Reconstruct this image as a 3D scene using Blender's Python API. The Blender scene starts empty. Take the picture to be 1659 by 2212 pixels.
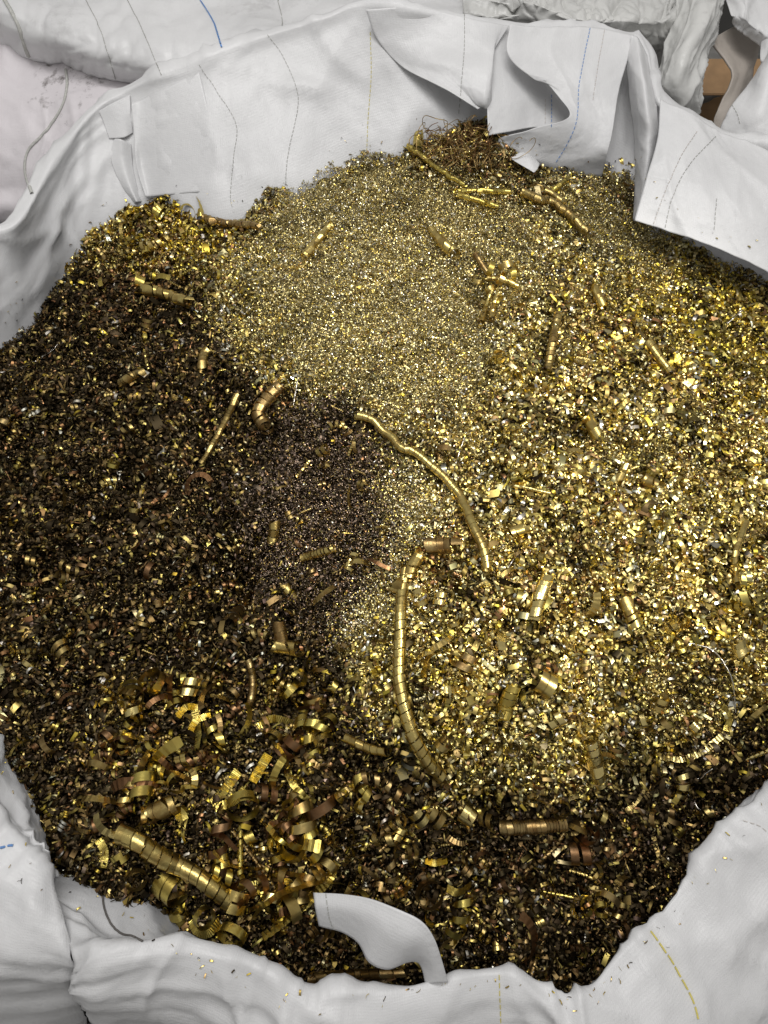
import bpy, math, random
import numpy as np
from mathutils import Vector, Matrix
from mathutils.bvhtree import BVHTree
R = math.radians
rng = np.random.default_rng(11)
random.seed(5)
sc = bpy.context.scene
COL = sc.collection

# ------------------------------------------------------------------ camera
CAMZ, PITCH, VFOV = 1.75, 57.0, 66.0
cd = bpy.data.cameras.new('camera'); cam = bpy.data.objects.new('camera', cd); COL.objects.link(cam)
cam.location = (0, 0, CAMZ); cam.rotation_euler = (R(90 - PITCH), 0, 0)
cd.sensor_fit = 'VERTICAL'; cd.angle = R(VFOV); cd.clip_start = .01; cd.clip_end = 100
sc.camera = cam
# ------------------------------------------------------------------ world, lamps, exposure
w = bpy.data.worlds.new('World'); sc.world = w; w.use_nodes = True
w.node_tree.nodes['Background'].inputs[0].default_value = (1.0, .98, .95, 1)
w.node_tree.nodes['Background'].inputs[1].default_value = .30
def area(name, loc, aim, sx, sy, power, col):
    l = bpy.data.lights.new(name, 'AREA'); l.shape = 'RECTANGLE'; l.size = sx; l.size_y = sy
    l.energy = power; l.color = col
    o = bpy.data.objects.new(name, l); COL.objects.link(o); o.location = loc
    o.rotation_euler = (Vector(aim) - Vector(loc)).to_track_quat('-Z', 'Y').to_euler()
    return o
area('ceiling_lamp', (.15, .1, 3.9), (-.05, .8, .8), 2.2, 1.4, 28, (1, .985, .97))
area('back_fill', (-.5, 1.0, 4.2), (-.5, 1.7, .9), 1.8, .8, 42, (1, .985, .97))  # fill light added to brighten the bags behind
sp = bpy.data.lights.new('key_spot', 'SPOT'); sp.energy = 262; sp.color = (1, .975, .91)
sp.spot_size = R(21.5); sp.spot_blend = .6; sp.shadow_soft_size = .09  # key light; cone shaped so its edge imitates a cast shadow
so = bpy.data.objects.new('key_spot', sp); COL.objects.link(so); so.location = (1.35, -.35, 2.75)
so.rotation_euler = (Vector((.20, .72, .88)) - Vector(so.location)).to_track_quat('-Z', 'Y').to_euler()
vs = sc.view_settings
vs.view_transform = 'Standard'; vs.look = 'None'; vs.exposure = .1; vs.gamma = 1; vs.use_curve_mapping = False
sc.cycles.max_bounces = 6; sc.cycles.glossy_bounces = 3; sc.cycles.diffuse_bounces = 3
sc.cycles.sample_clamp_indirect = 4.0; sc.cycles.caustics_reflective = False; sc.cycles.caustics_refractive = False

# ------------------------------------------------------------------ from a point of the photograph (1659 x 2212) to a point in the place
_p = R(PITCH); FWD = np.array([0, math.cos(_p), -math.sin(_p)]); UP = np.array([0, math.sin(_p), math.cos(_p)])
TV = math.tan(R(VFOV / 2)); TH = TV * .75; EYE = np.array([0, 0, CAMZ])
def ray(x, y):
    u, v = x / 1659, y / 2212
    return FWD + np.array([(2 * u - 1) * TH, 0, 0]) + (1 - 2 * v) * TV * UP
def P(x, y, z):
    d = ray(x, y); return EYE + d * ((z - CAMZ) / d[2])
def PY(x, y, Y):
    d = ray(x, y); return EYE + d * (Y / d[1])

# ------------------------------------------------------------------ numbers: noise, splines, point in polygon
def _hash(ix, iy, s):
    h = (ix.astype(np.int64) * 374761393 + iy.astype(np.int64) * 668265263 + s * 974711) & 0xffffffff
    h = ((h ^ (h >> 13)) * 1274126177) & 0xffffffff
    return ((h ^ (h >> 16)) & 0xffff) / 65535.0
def noise(x, y, s=0):
    x = np.asarray(x, float); y = np.asarray(y, float)
    ix, iy = np.floor(x), np.floor(y); fx, fy = x - ix, y - iy
    ux, uy = fx * fx * fx * (fx * (fx * 6 - 15) + 10), fy * fy * fy * (fy * (fy * 6 - 15) + 10)
    def g(a, b):
        t = _hash(ix + a, iy + b, s) * 2 * math.pi
        return np.cos(t) * (fx - a) + np.sin(t) * (fy - b)
    n0 = g(0, 0) * (1 - ux) + g(1, 0) * ux; n1 = g(0, 1) * (1 - ux) + g(1, 1) * ux
    return (n0 * (1 - uy) + n1 * uy) * 1.5
def fbm(x, y, s=0, o=4):
    return sum(noise(x * 2 ** k, y * 2 ** k, s + 17 * k) * .5 ** k for k in range(o))
def cr(pts, n):
    """Catmull-Rom through the rows of pts (k, ...) at n even parameters"""
    pts = np.asarray(pts, float); k = len(pts)
    t = np.linspace(0, k - 1, n); i = np.clip(np.floor(t).astype(int), 0, k - 2)
    f = (t - i).reshape((-1,) + (1,) * (pts.ndim - 1))
    e = np.concatenate([[2 * pts[0] - pts[1]], pts, [2 * pts[-1] - pts[-2]]])
    a, b, c, d = e[i], e[i + 1], e[i + 2], e[i + 3]
    return .5 * (2 * b + (c - a) * f + (2 * a - 5 * b + 4 * c - d) * f ** 2 + (3 * b - a - 3 * c + d) * f ** 3)
def inside(poly, x, y):
    r = np.zeros(x.shape, bool); n = len(poly)
    for i in range(n):
        (x0, y0), (x1, y1) = poly[i], poly[(i + 1) % n]
        if y0 == y1: continue
        r ^= ((y0 > y) != (y1 > y)) & (x < (x1 - x0) * (y - y0) / (y1 - y0) + x0)
    return r
def edge_dist(poly, x, y):
    d = np.full(x.shape, 1e9); n = len(poly)
    for i in range(n):
        a = np.array(poly[i]); b = np.array(poly[(i + 1) % n]); ab = b - a
        t = np.clip(((x - a[0]) * ab[0] + (y - a[1]) * ab[1]) / (ab @ ab + 1e-12), 0, 1)
        d = np.minimum(d, np.hypot(x - a[0] - t * ab[0], y - a[1] - t * ab[1]))
    return d
def sdist(poly, x, y):
    return np.where(inside(poly, x, y), 1, -1) * edge_dist(poly, x, y)

# ------------------------------------------------------------------ materials
def mat(name):
    m = bpy.data.materials.new(name); m.use_nodes = True
    nt = m.node_tree; return m, nt, nt.nodes['Principled BSDF'], nt.links
def node(nt, t, **k):
    n = nt.nodes.new(t)
    for a, v in k.items():
        if a.startswith('i_'):
            key = a[2:]; n.inputs[int(key) if key.isdigit() else key.replace('_', ' ')].default_value = v
        else: setattr(n, a, v)
    return n
def cloth_mat(name, col, rough=.42, weave=.35, dirt=.0):
    m, nt, b, L = mat(name)
    uv = node(nt, 'ShaderNodeUVMap')
    tc = node(nt, 'ShaderNodeNewGeometry')
    n1 = node(nt, 'ShaderNodeTexNoise', i_Scale=7.0, i_Detail=5.0); L.new(tc.outputs['Position'], n1.inputs['Vector'])
    mix = node(nt, 'ShaderNodeMix', data_type='RGBA'); mix.inputs[6].default_value = (*[c * .90 for c in col], 1); mix.inputs[7].default_value = (*col, 1)
    cr_ = node(nt, 'ShaderNodeMapRange'); cr_.inputs[1].default_value = .35; cr_.inputs[2].default_value = .6
    L.new(n1.outputs[0], cr_.inputs[0]); L.new(cr_.outputs[0], mix.inputs[0])
    last = mix.outputs[2]
    if dirt > 0:
        n2 = node(nt, 'ShaderNodeTexNoise', i_Scale=34.0, i_Detail=8.0, i_Roughness=.7); L.new(tc.outputs['Position'], n2.inputs['Vector'])
        n3 = node(nt, 'ShaderNodeTexNoise', i_Scale=4.0, i_Detail=2.0); L.new(tc.outputs['Position'], n3.inputs['Vector'])
        mu = node(nt, 'ShaderNodeMath', operation='MULTIPLY'); L.new(n2.outputs[0], mu.inputs[0]); L.new(n3.outputs[0], mu.inputs[1])
        mr = node(nt, 'ShaderNodeMapRange'); mr.inputs[1].default_value = .34; mr.inputs[2].default_value = .44; mr.inputs[4].default_value = dirt
        L.new(mu.outputs[0], mr.inputs[0])
        mx = node(nt, 'ShaderNodeMix', data_type='RGBA'); mx.inputs[7].default_value = (.12, .10, .09, 1)
        L.new(mr.outputs[0], mx.inputs[0]); L.new(last, mx.inputs[6]); last = mx.outputs[2]
    L.new(last, b.inputs['Base Color'])
    b.inputs['Roughness'].default_value = rough
    b.inputs['Specular IOR Level'].default_value = .5
    # woven tapes: two crossing waves, and fine crumples
    w1 = node(nt, 'ShaderNodeTexWave', bands_direction='X', i_Scale=110.0, i_Distortion=1.5); L.new(uv.outputs[0], w1.inputs['Vector'])
    w2 = node(nt, 'ShaderNodeTexWave', bands_direction='Y', i_Scale=110.0, i_Distortion=1.5); L.new(uv.outputs[0], w2.inputs['Vector'])
    ad = node(nt, 'ShaderNodeMath', operation='MULTIPLY'); L.new(w1.outputs['Fac'], ad.inputs[0]); L.new(w2.outputs['Fac'], ad.inputs[1])
    nz = node(nt, 'ShaderNodeTexNoise', i_Scale=70.0, i_Detail=7.0, i_Roughness=.65); L.new(tc.outputs['Position'], nz.inputs['Vector'])
    b1 = node(nt, 'ShaderNodeBump', i_Strength=weave, i_Distance=.0006); L.new(ad.outputs[0], b1.inputs['Height'])
    b2 = node(nt, 'ShaderNodeBump', i_Strength=.4, i_Distance=.003); L.new(nz.outputs[0], b2.inputs['Height']); L.new(b1.outputs[0], b2.inputs['Normal'])
    L.new(b2.outputs[0], b.inputs['Normal'])
    tr = node(nt, 'ShaderNodeBsdfTranslucent'); L.new(last, tr.inputs['Color']); L.new(b2.outputs[0], tr.inputs['Normal'])
    ms = node(nt, 'ShaderNodeMixShader'); ms.inputs[0].default_value = .22; L.new(b.outputs[0], ms.inputs[1]); L.new(tr.outputs[0], ms.inputs[2])
    L.new(ms.outputs[0], nt.nodes['Material Output'].inputs['Surface'])
    return m
M = {}
M['cloth'] = cloth_mat('white_woven_cloth', (.88, .88, .885), .34, .22, .16)
M['cloth_dirty'] = cloth_mat('soiled_woven_cloth', (.78, .765, .765), .45, .4, .75)
M['cloth_pink'] = cloth_mat('pinkish_woven_cloth', (.86, .82, .845), .45, .3, .8)
M['lining'] = cloth_mat('beige_lining', (.62, .56, .50), .6, .2, .2)
M['liner'] = cloth_mat('crumpled_film', (.78, .78, .76), .28, .1, .3)
def plain(name, col, rough=.7, metal=0.0, nscale=20, bump=.0):
    m, nt, b, L = mat(name)
    tc = node(nt, 'ShaderNodeNewGeometry'); n1 = node(nt, 'ShaderNodeTexNoise', i_Scale=nscale, i_Detail=6.0); L.new(tc.outputs['Position'], n1.inputs['Vector'])
    mix = node(nt, 'ShaderNodeMix', data_type='RGBA'); mix.inputs[6].default_value = (*[c * .6 for c in col], 1); mix.inputs[7].default_value = (*[min(1, c * 1.3) for c in col], 1)
    L.new(n1.outputs[0], mix.inputs[0]); L.new(mix.outputs[2], b.inputs['Base Color'])
    b.inputs['Roughness'].default_value = rough; b.inputs['Metallic'].default_value = metal
    if bump:
        bp = node(nt, 'ShaderNodeBump', i_Strength=bump, i_Distance=.004); L.new(n1.outputs[0], bp.inputs['Height']); L.new(bp.outputs[0], b.inputs['Normal'])
    return m
M['floor'] = plain('dark_concrete', (.035, .033, .03), .8, 0, 8, .3)
M['card'] = plain('brown_cardboard', (.36, .22, .11), .8, 0, 30)
M['blue'] = plain('blue_woven_plastic', (.10, .25, .62), .5, 0, 60)
M['thread_grey'] = plain('grey_thread', (.50, .50, .47), .8, 0, 200)
M['thread_blue'] = plain('blue_thread', (.16, .33, .68), .7, 0, 200)
M['thread_yellow'] = plain('yellow_thread', (.70, .60, .16), .7, 0, 200)
M['thread_white'] = plain('white_thread', (.70, .66, .62), .7, 0, 200)
M['cord'] = plain('dark_cord', (.13, .12, .11), .8, 0, 200)
def metal(name, col, rough=.25, tarnish=.35, stri=.4):
    m, nt, b, L = mat(name)
    tc = node(nt, 'ShaderNodeTexCoord'); n1 = node(nt, 'ShaderNodeTexNoise', i_Scale=60.0, i_Detail=5.0, i_Roughness=.65); L.new(tc.outputs['Object'], n1.inputs['Vector'])
    mix = node(nt, 'ShaderNodeMix', data_type='RGBA'); mix.inputs[6].default_value = (col[0] * (1 - tarnish), col[1] * (1 - tarnish * 1.25), col[2] * (1 - tarnish * 1.4), 1); mix.inputs[7].default_value = (*col, 1)
    mr = node(nt, 'ShaderNodeMapRange'); mr.inputs[1].default_value = .35; mr.inputs[2].default_value = .62
    L.new(n1.outputs[0], mr.inputs[0]); L.new(mr.outputs[0], mix.inputs[0]); L.new(mix.outputs[2], b.inputs['Base Color'])
    b.inputs['Metallic'].default_value = 1.0
    r2 = node(nt, 'ShaderNodeMapRange'); r2.inputs[3].default_value = rough + .15; r2.inputs[4].default_value = rough - .06
    L.new(n1.outputs[0], r2.inputs[0]); L.new(r2.outputs[0], b.inputs['Roughness'])
    n2 = node(nt, 'ShaderNodeTexNoise', i_Scale=420.0, i_Detail=3.0); L.new(tc.outputs['Object'], n2.inputs['Vector'])
    bp = node(nt, 'ShaderNodeBump', i_Strength=stri, i_Distance=.0006); L.new(n2.outputs[0], bp.inputs['Height']); L.new(bp.outputs[0], b.inputs['Normal'])
    return m
M['brass'] = metal('yellow_brass', (.76, .61, .22))
M['brass_dull'] = metal('dull_brass', (.58, .46, .18), .33, .45)
M['brass_bright'] = metal('bright_brass', (.90, .74, .30), .20, .15)
M['lemon'] = metal('lemon_brass', (.72, .59, .16), .26, .3)
M['copper'] = metal('copper_brown', (.50, .37, .16), .32, .45)
M['bronze'] = metal('dark_bronze', (.30, .18, .09), .35, .5)
M['silver'] = metal('silvery_metal', (.78, .75, .68), .2, .15)
def chip_mat():
    m, nt, b, L = mat('metal_chips')
    at = node(nt, 'ShaderNodeAttribute', attribute_name='tone'); L.new(at.outputs['Color'], b.inputs['Base Color'])
    b.inputs['Metallic'].default_value = 1.0; L.new(at.outputs['Alpha'], b.inputs['Roughness'])
    return m
M['chips'] = chip_mat()
def base_mat():
    m, nt, b, L = mat('packed_fines')
    at = node(nt, 'ShaderNodeAttribute', attribute_name='tone')
    tc = node(nt, 'ShaderNodeNewGeometry'); vo = node(nt, 'ShaderNodeTexVoronoi', i_Scale=520.0); L.new(tc.outputs['Position'], vo.inputs['Vector'])
    sx = node(nt, 'ShaderNodeSeparateColor'); L.new(vo.outputs['Color'], sx.inputs[0])
    mr = node(nt, 'ShaderNodeMapRange'); mr.inputs[3].default_value = .25; mr.inputs[4].default_value = 1.35; L.new(sx.outputs[0], mr.inputs[0])
    mu = node(nt, 'ShaderNodeVectorMath', operation='SCALE'); L.new(at.outputs['Color'], mu.inputs[0]); L.new(mr.outputs[0], mu.inputs['Scale']); L.new(mu.outputs[0], b.inputs['Base Color'])
    b.inputs['Metallic'].default_value = 1.0; b.inputs['Roughness'].default_value = .36
    su = node(nt, 'ShaderNodeVectorMath', operation='SUBTRACT'); su.inputs[1].default_value = (.5, .5, .5); L.new(vo.outputs['Color'], su.inputs[0])
    ma = node(nt, 'ShaderNodeVectorMath', operation='MULTIPLY_ADD'); ma.inputs[1].default_value = (1.5, 1.5, .8); L.new(su.outputs[0], ma.inputs[0]); L.new(tc.outputs['Normal'], ma.inputs[2])
    no = node(nt, 'ShaderNodeVectorMath', operation='NORMALIZE'); L.new(ma.outputs[0], no.inputs[0]); L.new(no.outputs[0], b.inputs['Normal'])
    return m
M['bed'] = base_mat()

# ------------------------------------------------------------------ object helpers
def link(name, me, m=None, parent=None):
    o = bpy.data.objects.new(name, me); COL.objects.link(o)
    if m is not None and me is not None: me.materials.append(m)
    if parent is not None: o.parent = parent
    return o
def tag(o, label=None, cat=None, group=None, kind=None):
    if label: o['label'] = label
    if cat: o['category'] = cat
    if group: o['group'] = group
    if kind: o['kind'] = kind
    return o
def mesh(name, v, f, smooth=True):
    me = bpy.data.meshes.new(name)
    v = np.asarray(v, np.float32); f = np.asarray(f, np.int32); k = f.shape[1]
    me.vertices.add(len(v)); me.vertices.foreach_set('co', v.ravel())
    me.loops.add(f.size); me.loops.foreach_set('vertex_index', f.ravel())
    me.polygons.add(len(f)); me.polygons.foreach_set('loop_start', np.arange(0, f.size, k, dtype=np.int32))
    me.polygons.foreach_set('use_smooth', np.full(len(f), smooth))
    me.update(calc_edges=True); return me
def grid_faces(nu, nv, close=False):
    i, j = np.meshgrid(np.arange(nu if close else nu - 1), np.arange(nv - 1), indexing='ij')
    a = i * nv + j; b = ((i + 1) % nu) * nv + j
    return np.stack([a, b, b + 1, a + 1], -1).reshape(-1, 4)
SURF = []                                                          # (vertices, faces) of every cloth, for laying threads on them
def cloth(name, grid, nu, nv, m, parent=None, wr=1.0, seed=0, thick=.0012, aniso=(1, 1), crease=0.6, fine=1.0, crumple=0.0, base=1.0, drape=0.0):
    """grid[i][j] world points; i along the cloth, j across it"""
    g = cr(np.asarray(grid, float), nu)                            # along
    g = np.swapaxes(cr(np.swapaxes(g, 0, 1), nv), 0, 1)            # across
    du = np.gradient(g, axis=0); dv = np.gradient(g, axis=1)
    n = np.cross(du, dv); n /= np.linalg.norm(n, axis=-1, keepdims=True) + 1e-9
    su = np.cumsum(np.concatenate([np.zeros((1, nv)), np.linalg.norm(np.diff(g, axis=0), axis=-1)], 0), 0).mean(1)[:, None] * np.ones((1, nv))
    sv = np.cumsum(np.concatenate([np.zeros((nu, 1)), np.linalg.norm(np.diff(g, axis=1), axis=-1)], 1), 1).mean(0)[None, :] * np.ones((nu, 1))
    a, b = su * aniso[0], sv * aniso[1]
    h = base * .010 * fbm(a * 5, b * 5, seed, 3)
    wx, wy = a + .05 * noise(a * 4, b * 4, seed + 5), b + .05 * noise(a * 4, b * 4, seed + 6)
    for k, (fr, am, ang) in enumerate(((6, .007, .5), (9, .005, 2.2), (15, .0032, 1.2))):   # sharp creases running across each other
        c, s = math.cos(ang + seed), math.sin(ang + seed)
        r = 1 - np.abs(noise((wx * c + wy * s) * fr, (-wx * s + wy * c) * fr * .35, seed + 31 + k)) * 2.2
        h += crease * am * np.clip(r, 0, 1) ** 3 * np.clip(.6 + 1.2 * noise(a * 3 + 9, b * 3, seed + 71 + k), 0, 1.4)
    for k, (fr, am) in enumerate(((7, .030), (14, .016), (28, .007))):                      # crumpled film: facets meeting in sharp folds
        if crumple: h += crumple * am * np.abs(noise(wx * fr + wy * 2, wy * fr * .6 - wx * 3, seed + 131 + k))
    for k, ang in enumerate((.25, 1.9)):                                                    # fine taut wrinkles
        c, s = math.cos(ang + seed * .7), math.sin(ang + seed * .7)
        r = 1 - np.abs(noise((wx * c + wy * s) * 30, (-wx * s + wy * c) * 5, seed + 151 + k)) * 2.6
        h += crease * .0022 * np.clip(r, 0, 1) ** 2 * np.clip(.2 + 1.6 * noise(a * 5, b * 5, seed + 161 + k), 0, 1)
    if drape:                                                                               # taut wrinkles running along the cloth
        sw = b + .04 * noise(a * 2.5, b * 2, seed + 181)
        h += drape * .0045 * np.clip(1 - np.abs(noise(a * 1.6, sw * 17, seed + 171)) * 2.4, 0, 1) ** 2 * np.clip(.35 + 1.5 * noise(a * 3.5, b * 4, seed + 173), 0, 1)
        h += drape * .0028 * np.clip(1 - np.abs(noise(a * 3, sw * 34, seed + 175)) * 2.2, 0, 1) ** 2 * np.clip(.3 + 1.6 * noise(a * 4, b * 5, seed + 177), 0, 1)
    h += fine * .0012 * fbm(a * 34, b * 34, seed + 91, 3)
    g = g + n * (h * wr)[..., None]
    me = mesh(name, g.reshape(-1, 3), grid_faces(nu, nv))
    uvl = me.uv_layers.new(name='UVMap')
    uvs = np.stack([su, sv], -1).reshape(-1, 2).astype(np.float32)
    li = np.empty(len(me.loops), np.int32); me.loops.foreach_get('vertex_index', li)
    uvl.data.foreach_set('uv', uvs[li].ravel())
    o = link(name, me, m, parent)
    if thick:
        md = o.modifiers.new('thickness', 'SOLIDIFY'); md.thickness = thick; md.offset = 0
    SURF.append((g.reshape(-1, 3), grid_faces(nu, nv)))
    return o

# ------------------------------------------------------------------ the floor
v = [(-6, -4, 0), (6, -4, 0), (6, 9, 0), (-6, 9, 0)]
tag(link('floor', mesh('floor', v, [(0, 1, 2, 3)], False), M['floor']), 'dark concrete floor seen in the gaps between the bags', 'floor', kind='structure')

# ------------------------------------------------------------------ the heap as a height field
HP = [(900, 330, .965), (1000, 285, .985), (600, 450, .925), (300, 460, .885), (100, 650, .82), (0, 800, .80), (1300, 390, .93), (1500, 530, .90), (1659, 620, .875),
      (750, 700, .925), (1100, 700, .93), (400, 750, .86), (0, 1100, .785), (300, 1100, .795), (600, 1050, .83), (850, 1000, .88), (1200, 1050, .90), (1659, 1100, .865),
      (520, 1230, .765), (690, 1200, .815), (850, 1350, .862), (1200, 1400, .862), (1600, 1420, .835), (200, 1500, .765), (500, 1700, .755), (900, 1660, .80), (1250, 1640, .81),
      (1500, 1640, .765), (1659, 1620, .76), (200, 1850, .735), (700, 1950, .70), (1100, 1880, .72), (1300, 1950, .70), (900, 2120, .655), (0, 1500, .755), (-200, 1100, .75),
      (1900, 1100, .82), (480, 1000, .81), (1000, 1760, .745), (1300, 1750, .725), (850, 1550, .83), (760, 1500, .80), (640, 1500, .755)]
hp = np.array([P(*p) for p in HP])
def _phi(r): return r
def _D(a, b): return np.hypot(a[:, None, 0] - b[None, :, 0], a[:, None, 1] - b[None, :, 1])
_A = np.zeros((len(hp) + 3,) * 2); _n = len(hp)
_d = _D(hp, hp); _A[:_n, :_n] = np.where(_d > 0, _d ** 2 * np.log(_d + 1e-9), 0) + np.eye(_n) * 2e-4
_A[:_n, _n] = 1; _A[:_n, _n + 1:] = hp[:, :2]; _A[_n, :_n] = 1; _A[_n + 1:, :_n] = hp[:, :2].T
_w = np.linalg.solve(_A, np.concatenate([hp[:, 2], np.zeros(3)]))
def heap0(x, y):
    x = np.asarray(x, float); q = np.stack([x.ravel(), np.asarray(y, float).ravel()], -1); out = np.empty(len(q))
    for i in range(0, len(q), 20000):
        d = _D(q[i:i + 20000], hp); out[i:i + 20000] = np.where(d > 0, d ** 2 * np.log(d + 1e-9), 0) @ _w[:_n] + _w[_n] + q[i:i + 20000] @ _w[_n + 1:]
    return np.clip(out, .5, 1.05).reshape(x.shape)
GX0, GX1, GY0, GY1, GS = -.95, .95, -.15, 1.55, .01
gx = np.arange(GX0, GX1, GS); gy = np.arange(GY0, GY1, GS)
HG = heap0(*np.meshgrid(gx, gy, indexing='ij'))
def lumps(x, y):
    return 0.013 * fbm(x * 9, y * 9, 3, 3) + .006 * noise(x * 50, y * 55, 9) + .003 * noise(x * 130, y * 130, 12)
def heap(x, y):
    x = np.asarray(x, float); y = np.asarray(y, float)
    a = np.clip((x - GX0) / GS, 0, len(gx) - 1.001); b = np.clip((y - GY0) / GS, 0, len(gy) - 1.001)
    i, j = a.astype(int), b.astype(int); f, g = a - i, b - j
    return HG[i, j] * (1 - f) * (1 - g) + HG[i + 1, j] * f * (1 - g) + HG[i, j + 1] * (1 - f) * g + HG[i + 1, j + 1] * f * g + lumps(x, y)
PITS = []
def on_heap(px, py, lift=0.0):
    """where the sight line through a photo point meets the heap"""
    d = ray(px, py); t0 = .5
    ts = np.arange(.55, 2.2, .004); q = EYE + ts[:, None] * d
    under = q[:, 2] < heap(q[:, 0], q[:, 1])
    k = int(np.argmax(under)) if under.any() else len(ts) - 1
    a, b = ts[max(k - 1, 0)], ts[k]
    for _ in range(12):
        c = .5 * (a + b); p = EYE + c * d
        if p[2] < float(heap(p[0], p[1])): b = c
        else: a = c
    p = EYE + b * d; p[2] += lift; return p
def pxm(px, py):
    """metres per photo pixel at the heap there"""
    p = on_heap(px, py); return ((p - EYE) @ FWD) * TH * 2 / 1659
OUT = [(-140, 1100), (-80, 830), (20, 735), (70, 660), (160, 545), (230, 478), (300, 438), (400, 436), (500, 468), (560, 438), (650, 398), (750, 343), (880, 300), (1000, 262), (1100, 330),
       (1220, 362), (1330, 372), (1380, 400), (1470, 490), (1570, 540), (1700, 590), (1840, 800), (1880, 1100), (1840, 1500), (1720, 1650), (1590, 1768), (1515, 1866), (1420, 1992),
       (1345, 2074), (1263, 2150), (1180, 2136), (1080, 2112), (960, 2120), (829, 2135), (670, 2145), (560, 2105), (470, 2070), (380, 2036), (280, 1945), (100, 1900), (60, 1740), (15, 1606), (-30, 1500), (-90, 1300)]
OUTW = [tuple(on_heap(x, y)[:2]) for x, y in OUT]
_c = np.array([0, .66]); OUTW = [tuple(_c + (np.array(p) - _c) * (1.03 if p[1] > .8 else 1.0)) for p in OUTW]

for px_, py_, dp_, sg_ in ((500, 1180, .05, .024), (505, 1240, .06, .026), (525, 1300, .05, .024), (600, 1470, .03, .03), (660, 1500, .03, .026), (355, 1965, .05, .022), (770, 2055, .05, .026), (960, 2080, .03, .03), (250, 1420, .025, .03), (300, 700, .03, .022), (1030, 630, .035, .016), (640, 860, .02, .02)):
    c_ = on_heap(px_, py_); PITS.append((c_[0], c_[1], dp_, sg_))
XX, YY = np.meshgrid(gx, gy, indexing='ij')
for a_, b_, dp_, sg_ in PITS: HG -= dp_ * np.exp(-((XX - a_) ** 2 + (YY - b_) ** 2) / (2 * sg_ ** 2))
# bed under the chips
bx = np.arange(-.85, .86, .006); by = np.arange(-.08, 1.46, .006)
X, Y = np.meshgrid(bx, by, indexing='ij')
Z = heap(X, Y) - .009
ok = sdist(OUTW, X, Y) > -.03
f = grid_faces(len(bx), len(by)); f = f[ok.ravel()[f].all(1)]
used = np.zeros(X.size, bool); used[f.ravel()] = True; re = np.cumsum(used) - 1
bed = link('chip_bed', mesh('chip_bed', np.stack([X, Y, Z], -1).reshape(-1, 3)[used], re[f]), M['bed'])
tag(bed, 'packed turnings under the loose brass chips, shade painted in at left and front', 'metal chips', kind='stuff')

# ------------------------------------------------------------------ chips: the uncountable mass
def arc_strip(n, span, wd, skew=0.0):
    r = .5 / math.sin(min(span, math.pi) / 2); v = []
    for i in range(n + 1):
        t = (i / n - .5) * span
        for s in (-.5, .5): v.append((r * math.sin(t), s * wd + skew * (i / n - .5), r * math.cos(t) - r * math.cos(span / 2) * .5))
    v = np.array(v); v[:, 2] -= v[:, 2].mean()
    return v, grid_faces(n + 1, 2)
def fan(n, span):
    v = []
    for i in range(n + 1):
        t = (i / n - .5) * span; z = .10 * (1 if i % 2 else -1)
        v += [(.12 * math.sin(t), .12 * math.cos(t) - .3, 0), (.6 * math.sin(t), .6 * math.cos(t) - .3, z)]
    return np.array(v), grid_faces(n + 1, 2)
def spring(n, turns, r, wd):
    v = []; L = turns * wd * 1.6
    for i in range(n + 1):
        t = i / n * turns * 2 * math.pi; y = (i / n - .5) * L
        for s in (-.5, .5): v.append((r * math.cos(t), y + s * wd, r * math.sin(t)))
    return np.array(v), grid_faces(n + 1, 2)
T = {'flake': arc_strip(2, 1.5, .34, .1), 'bow': arc_strip(4, 2.6, .24, .25), 'strip': arc_strip(4, 1.6, .17, .25), 'ring': arc_strip(9, 5.4, .26, .3),
     'curl': arc_strip(11, 8.0, .20, .75), 'fan': fan(5, 1.2), 'spring': spring(20, 3, .26, .14), 'sliver': arc_strip(3, 2.2, .07), 'hook': arc_strip(5, 3.6, .15, .35)}
for k_ in ('ring', 'curl', 'hook'): T[k_][0][:, (0, 2)] *= .62
shade_poly = [tuple(on_heap(min(max(x, -80), 1740), min(y, 2190))[:2]) for x, y in
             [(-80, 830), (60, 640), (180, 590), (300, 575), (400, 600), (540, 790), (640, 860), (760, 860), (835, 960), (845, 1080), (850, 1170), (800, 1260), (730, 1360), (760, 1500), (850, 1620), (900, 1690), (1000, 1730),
              (1290, 1700), (1440, 1625), (1560, 1590), (1740, 1560), (1740, 1700), (1600, 1800), (1440, 2010), (1270, 2190), (950, 2170), (670, 2185), (380, 2050), (100, 1905), (-30, 1500), (-80, 1200)]]  # outline of a cast shadow, painted into the chip tones
def blob(x, y, px, py, rad):
    c = on_heap(px, py); s = rad * pxm(px, py); return np.exp(-((x - c[0]) ** 2 + (y - c[1]) ** 2) / (2 * s * s))
FINE = [(800, 600, 190), (760, 480, 170), (1000, 520, 140), (900, 760, 120), (1350, 470, 130), (690, 1060, 95), (860, 1100, 70), (780, 1290, 90), (620, 1180, 60)]
def sample(n):
    x = rng.uniform(-.85, .85, n * 2); y = rng.uniform(-.08, 1.46, n * 2); k = sdist(OUTW, x, y) > -.012
    return x[k][:n], y[k][:n]
TONES = np.array([(.70, .55, .17), (.74, .65, .34), (.78, .59, .09), (.27, .18, .075), (.060, .044, .024), (.72, .69, .58), (.50, .37, .13), (.40, .22, .10), (.21, .155, .115)])
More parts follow.
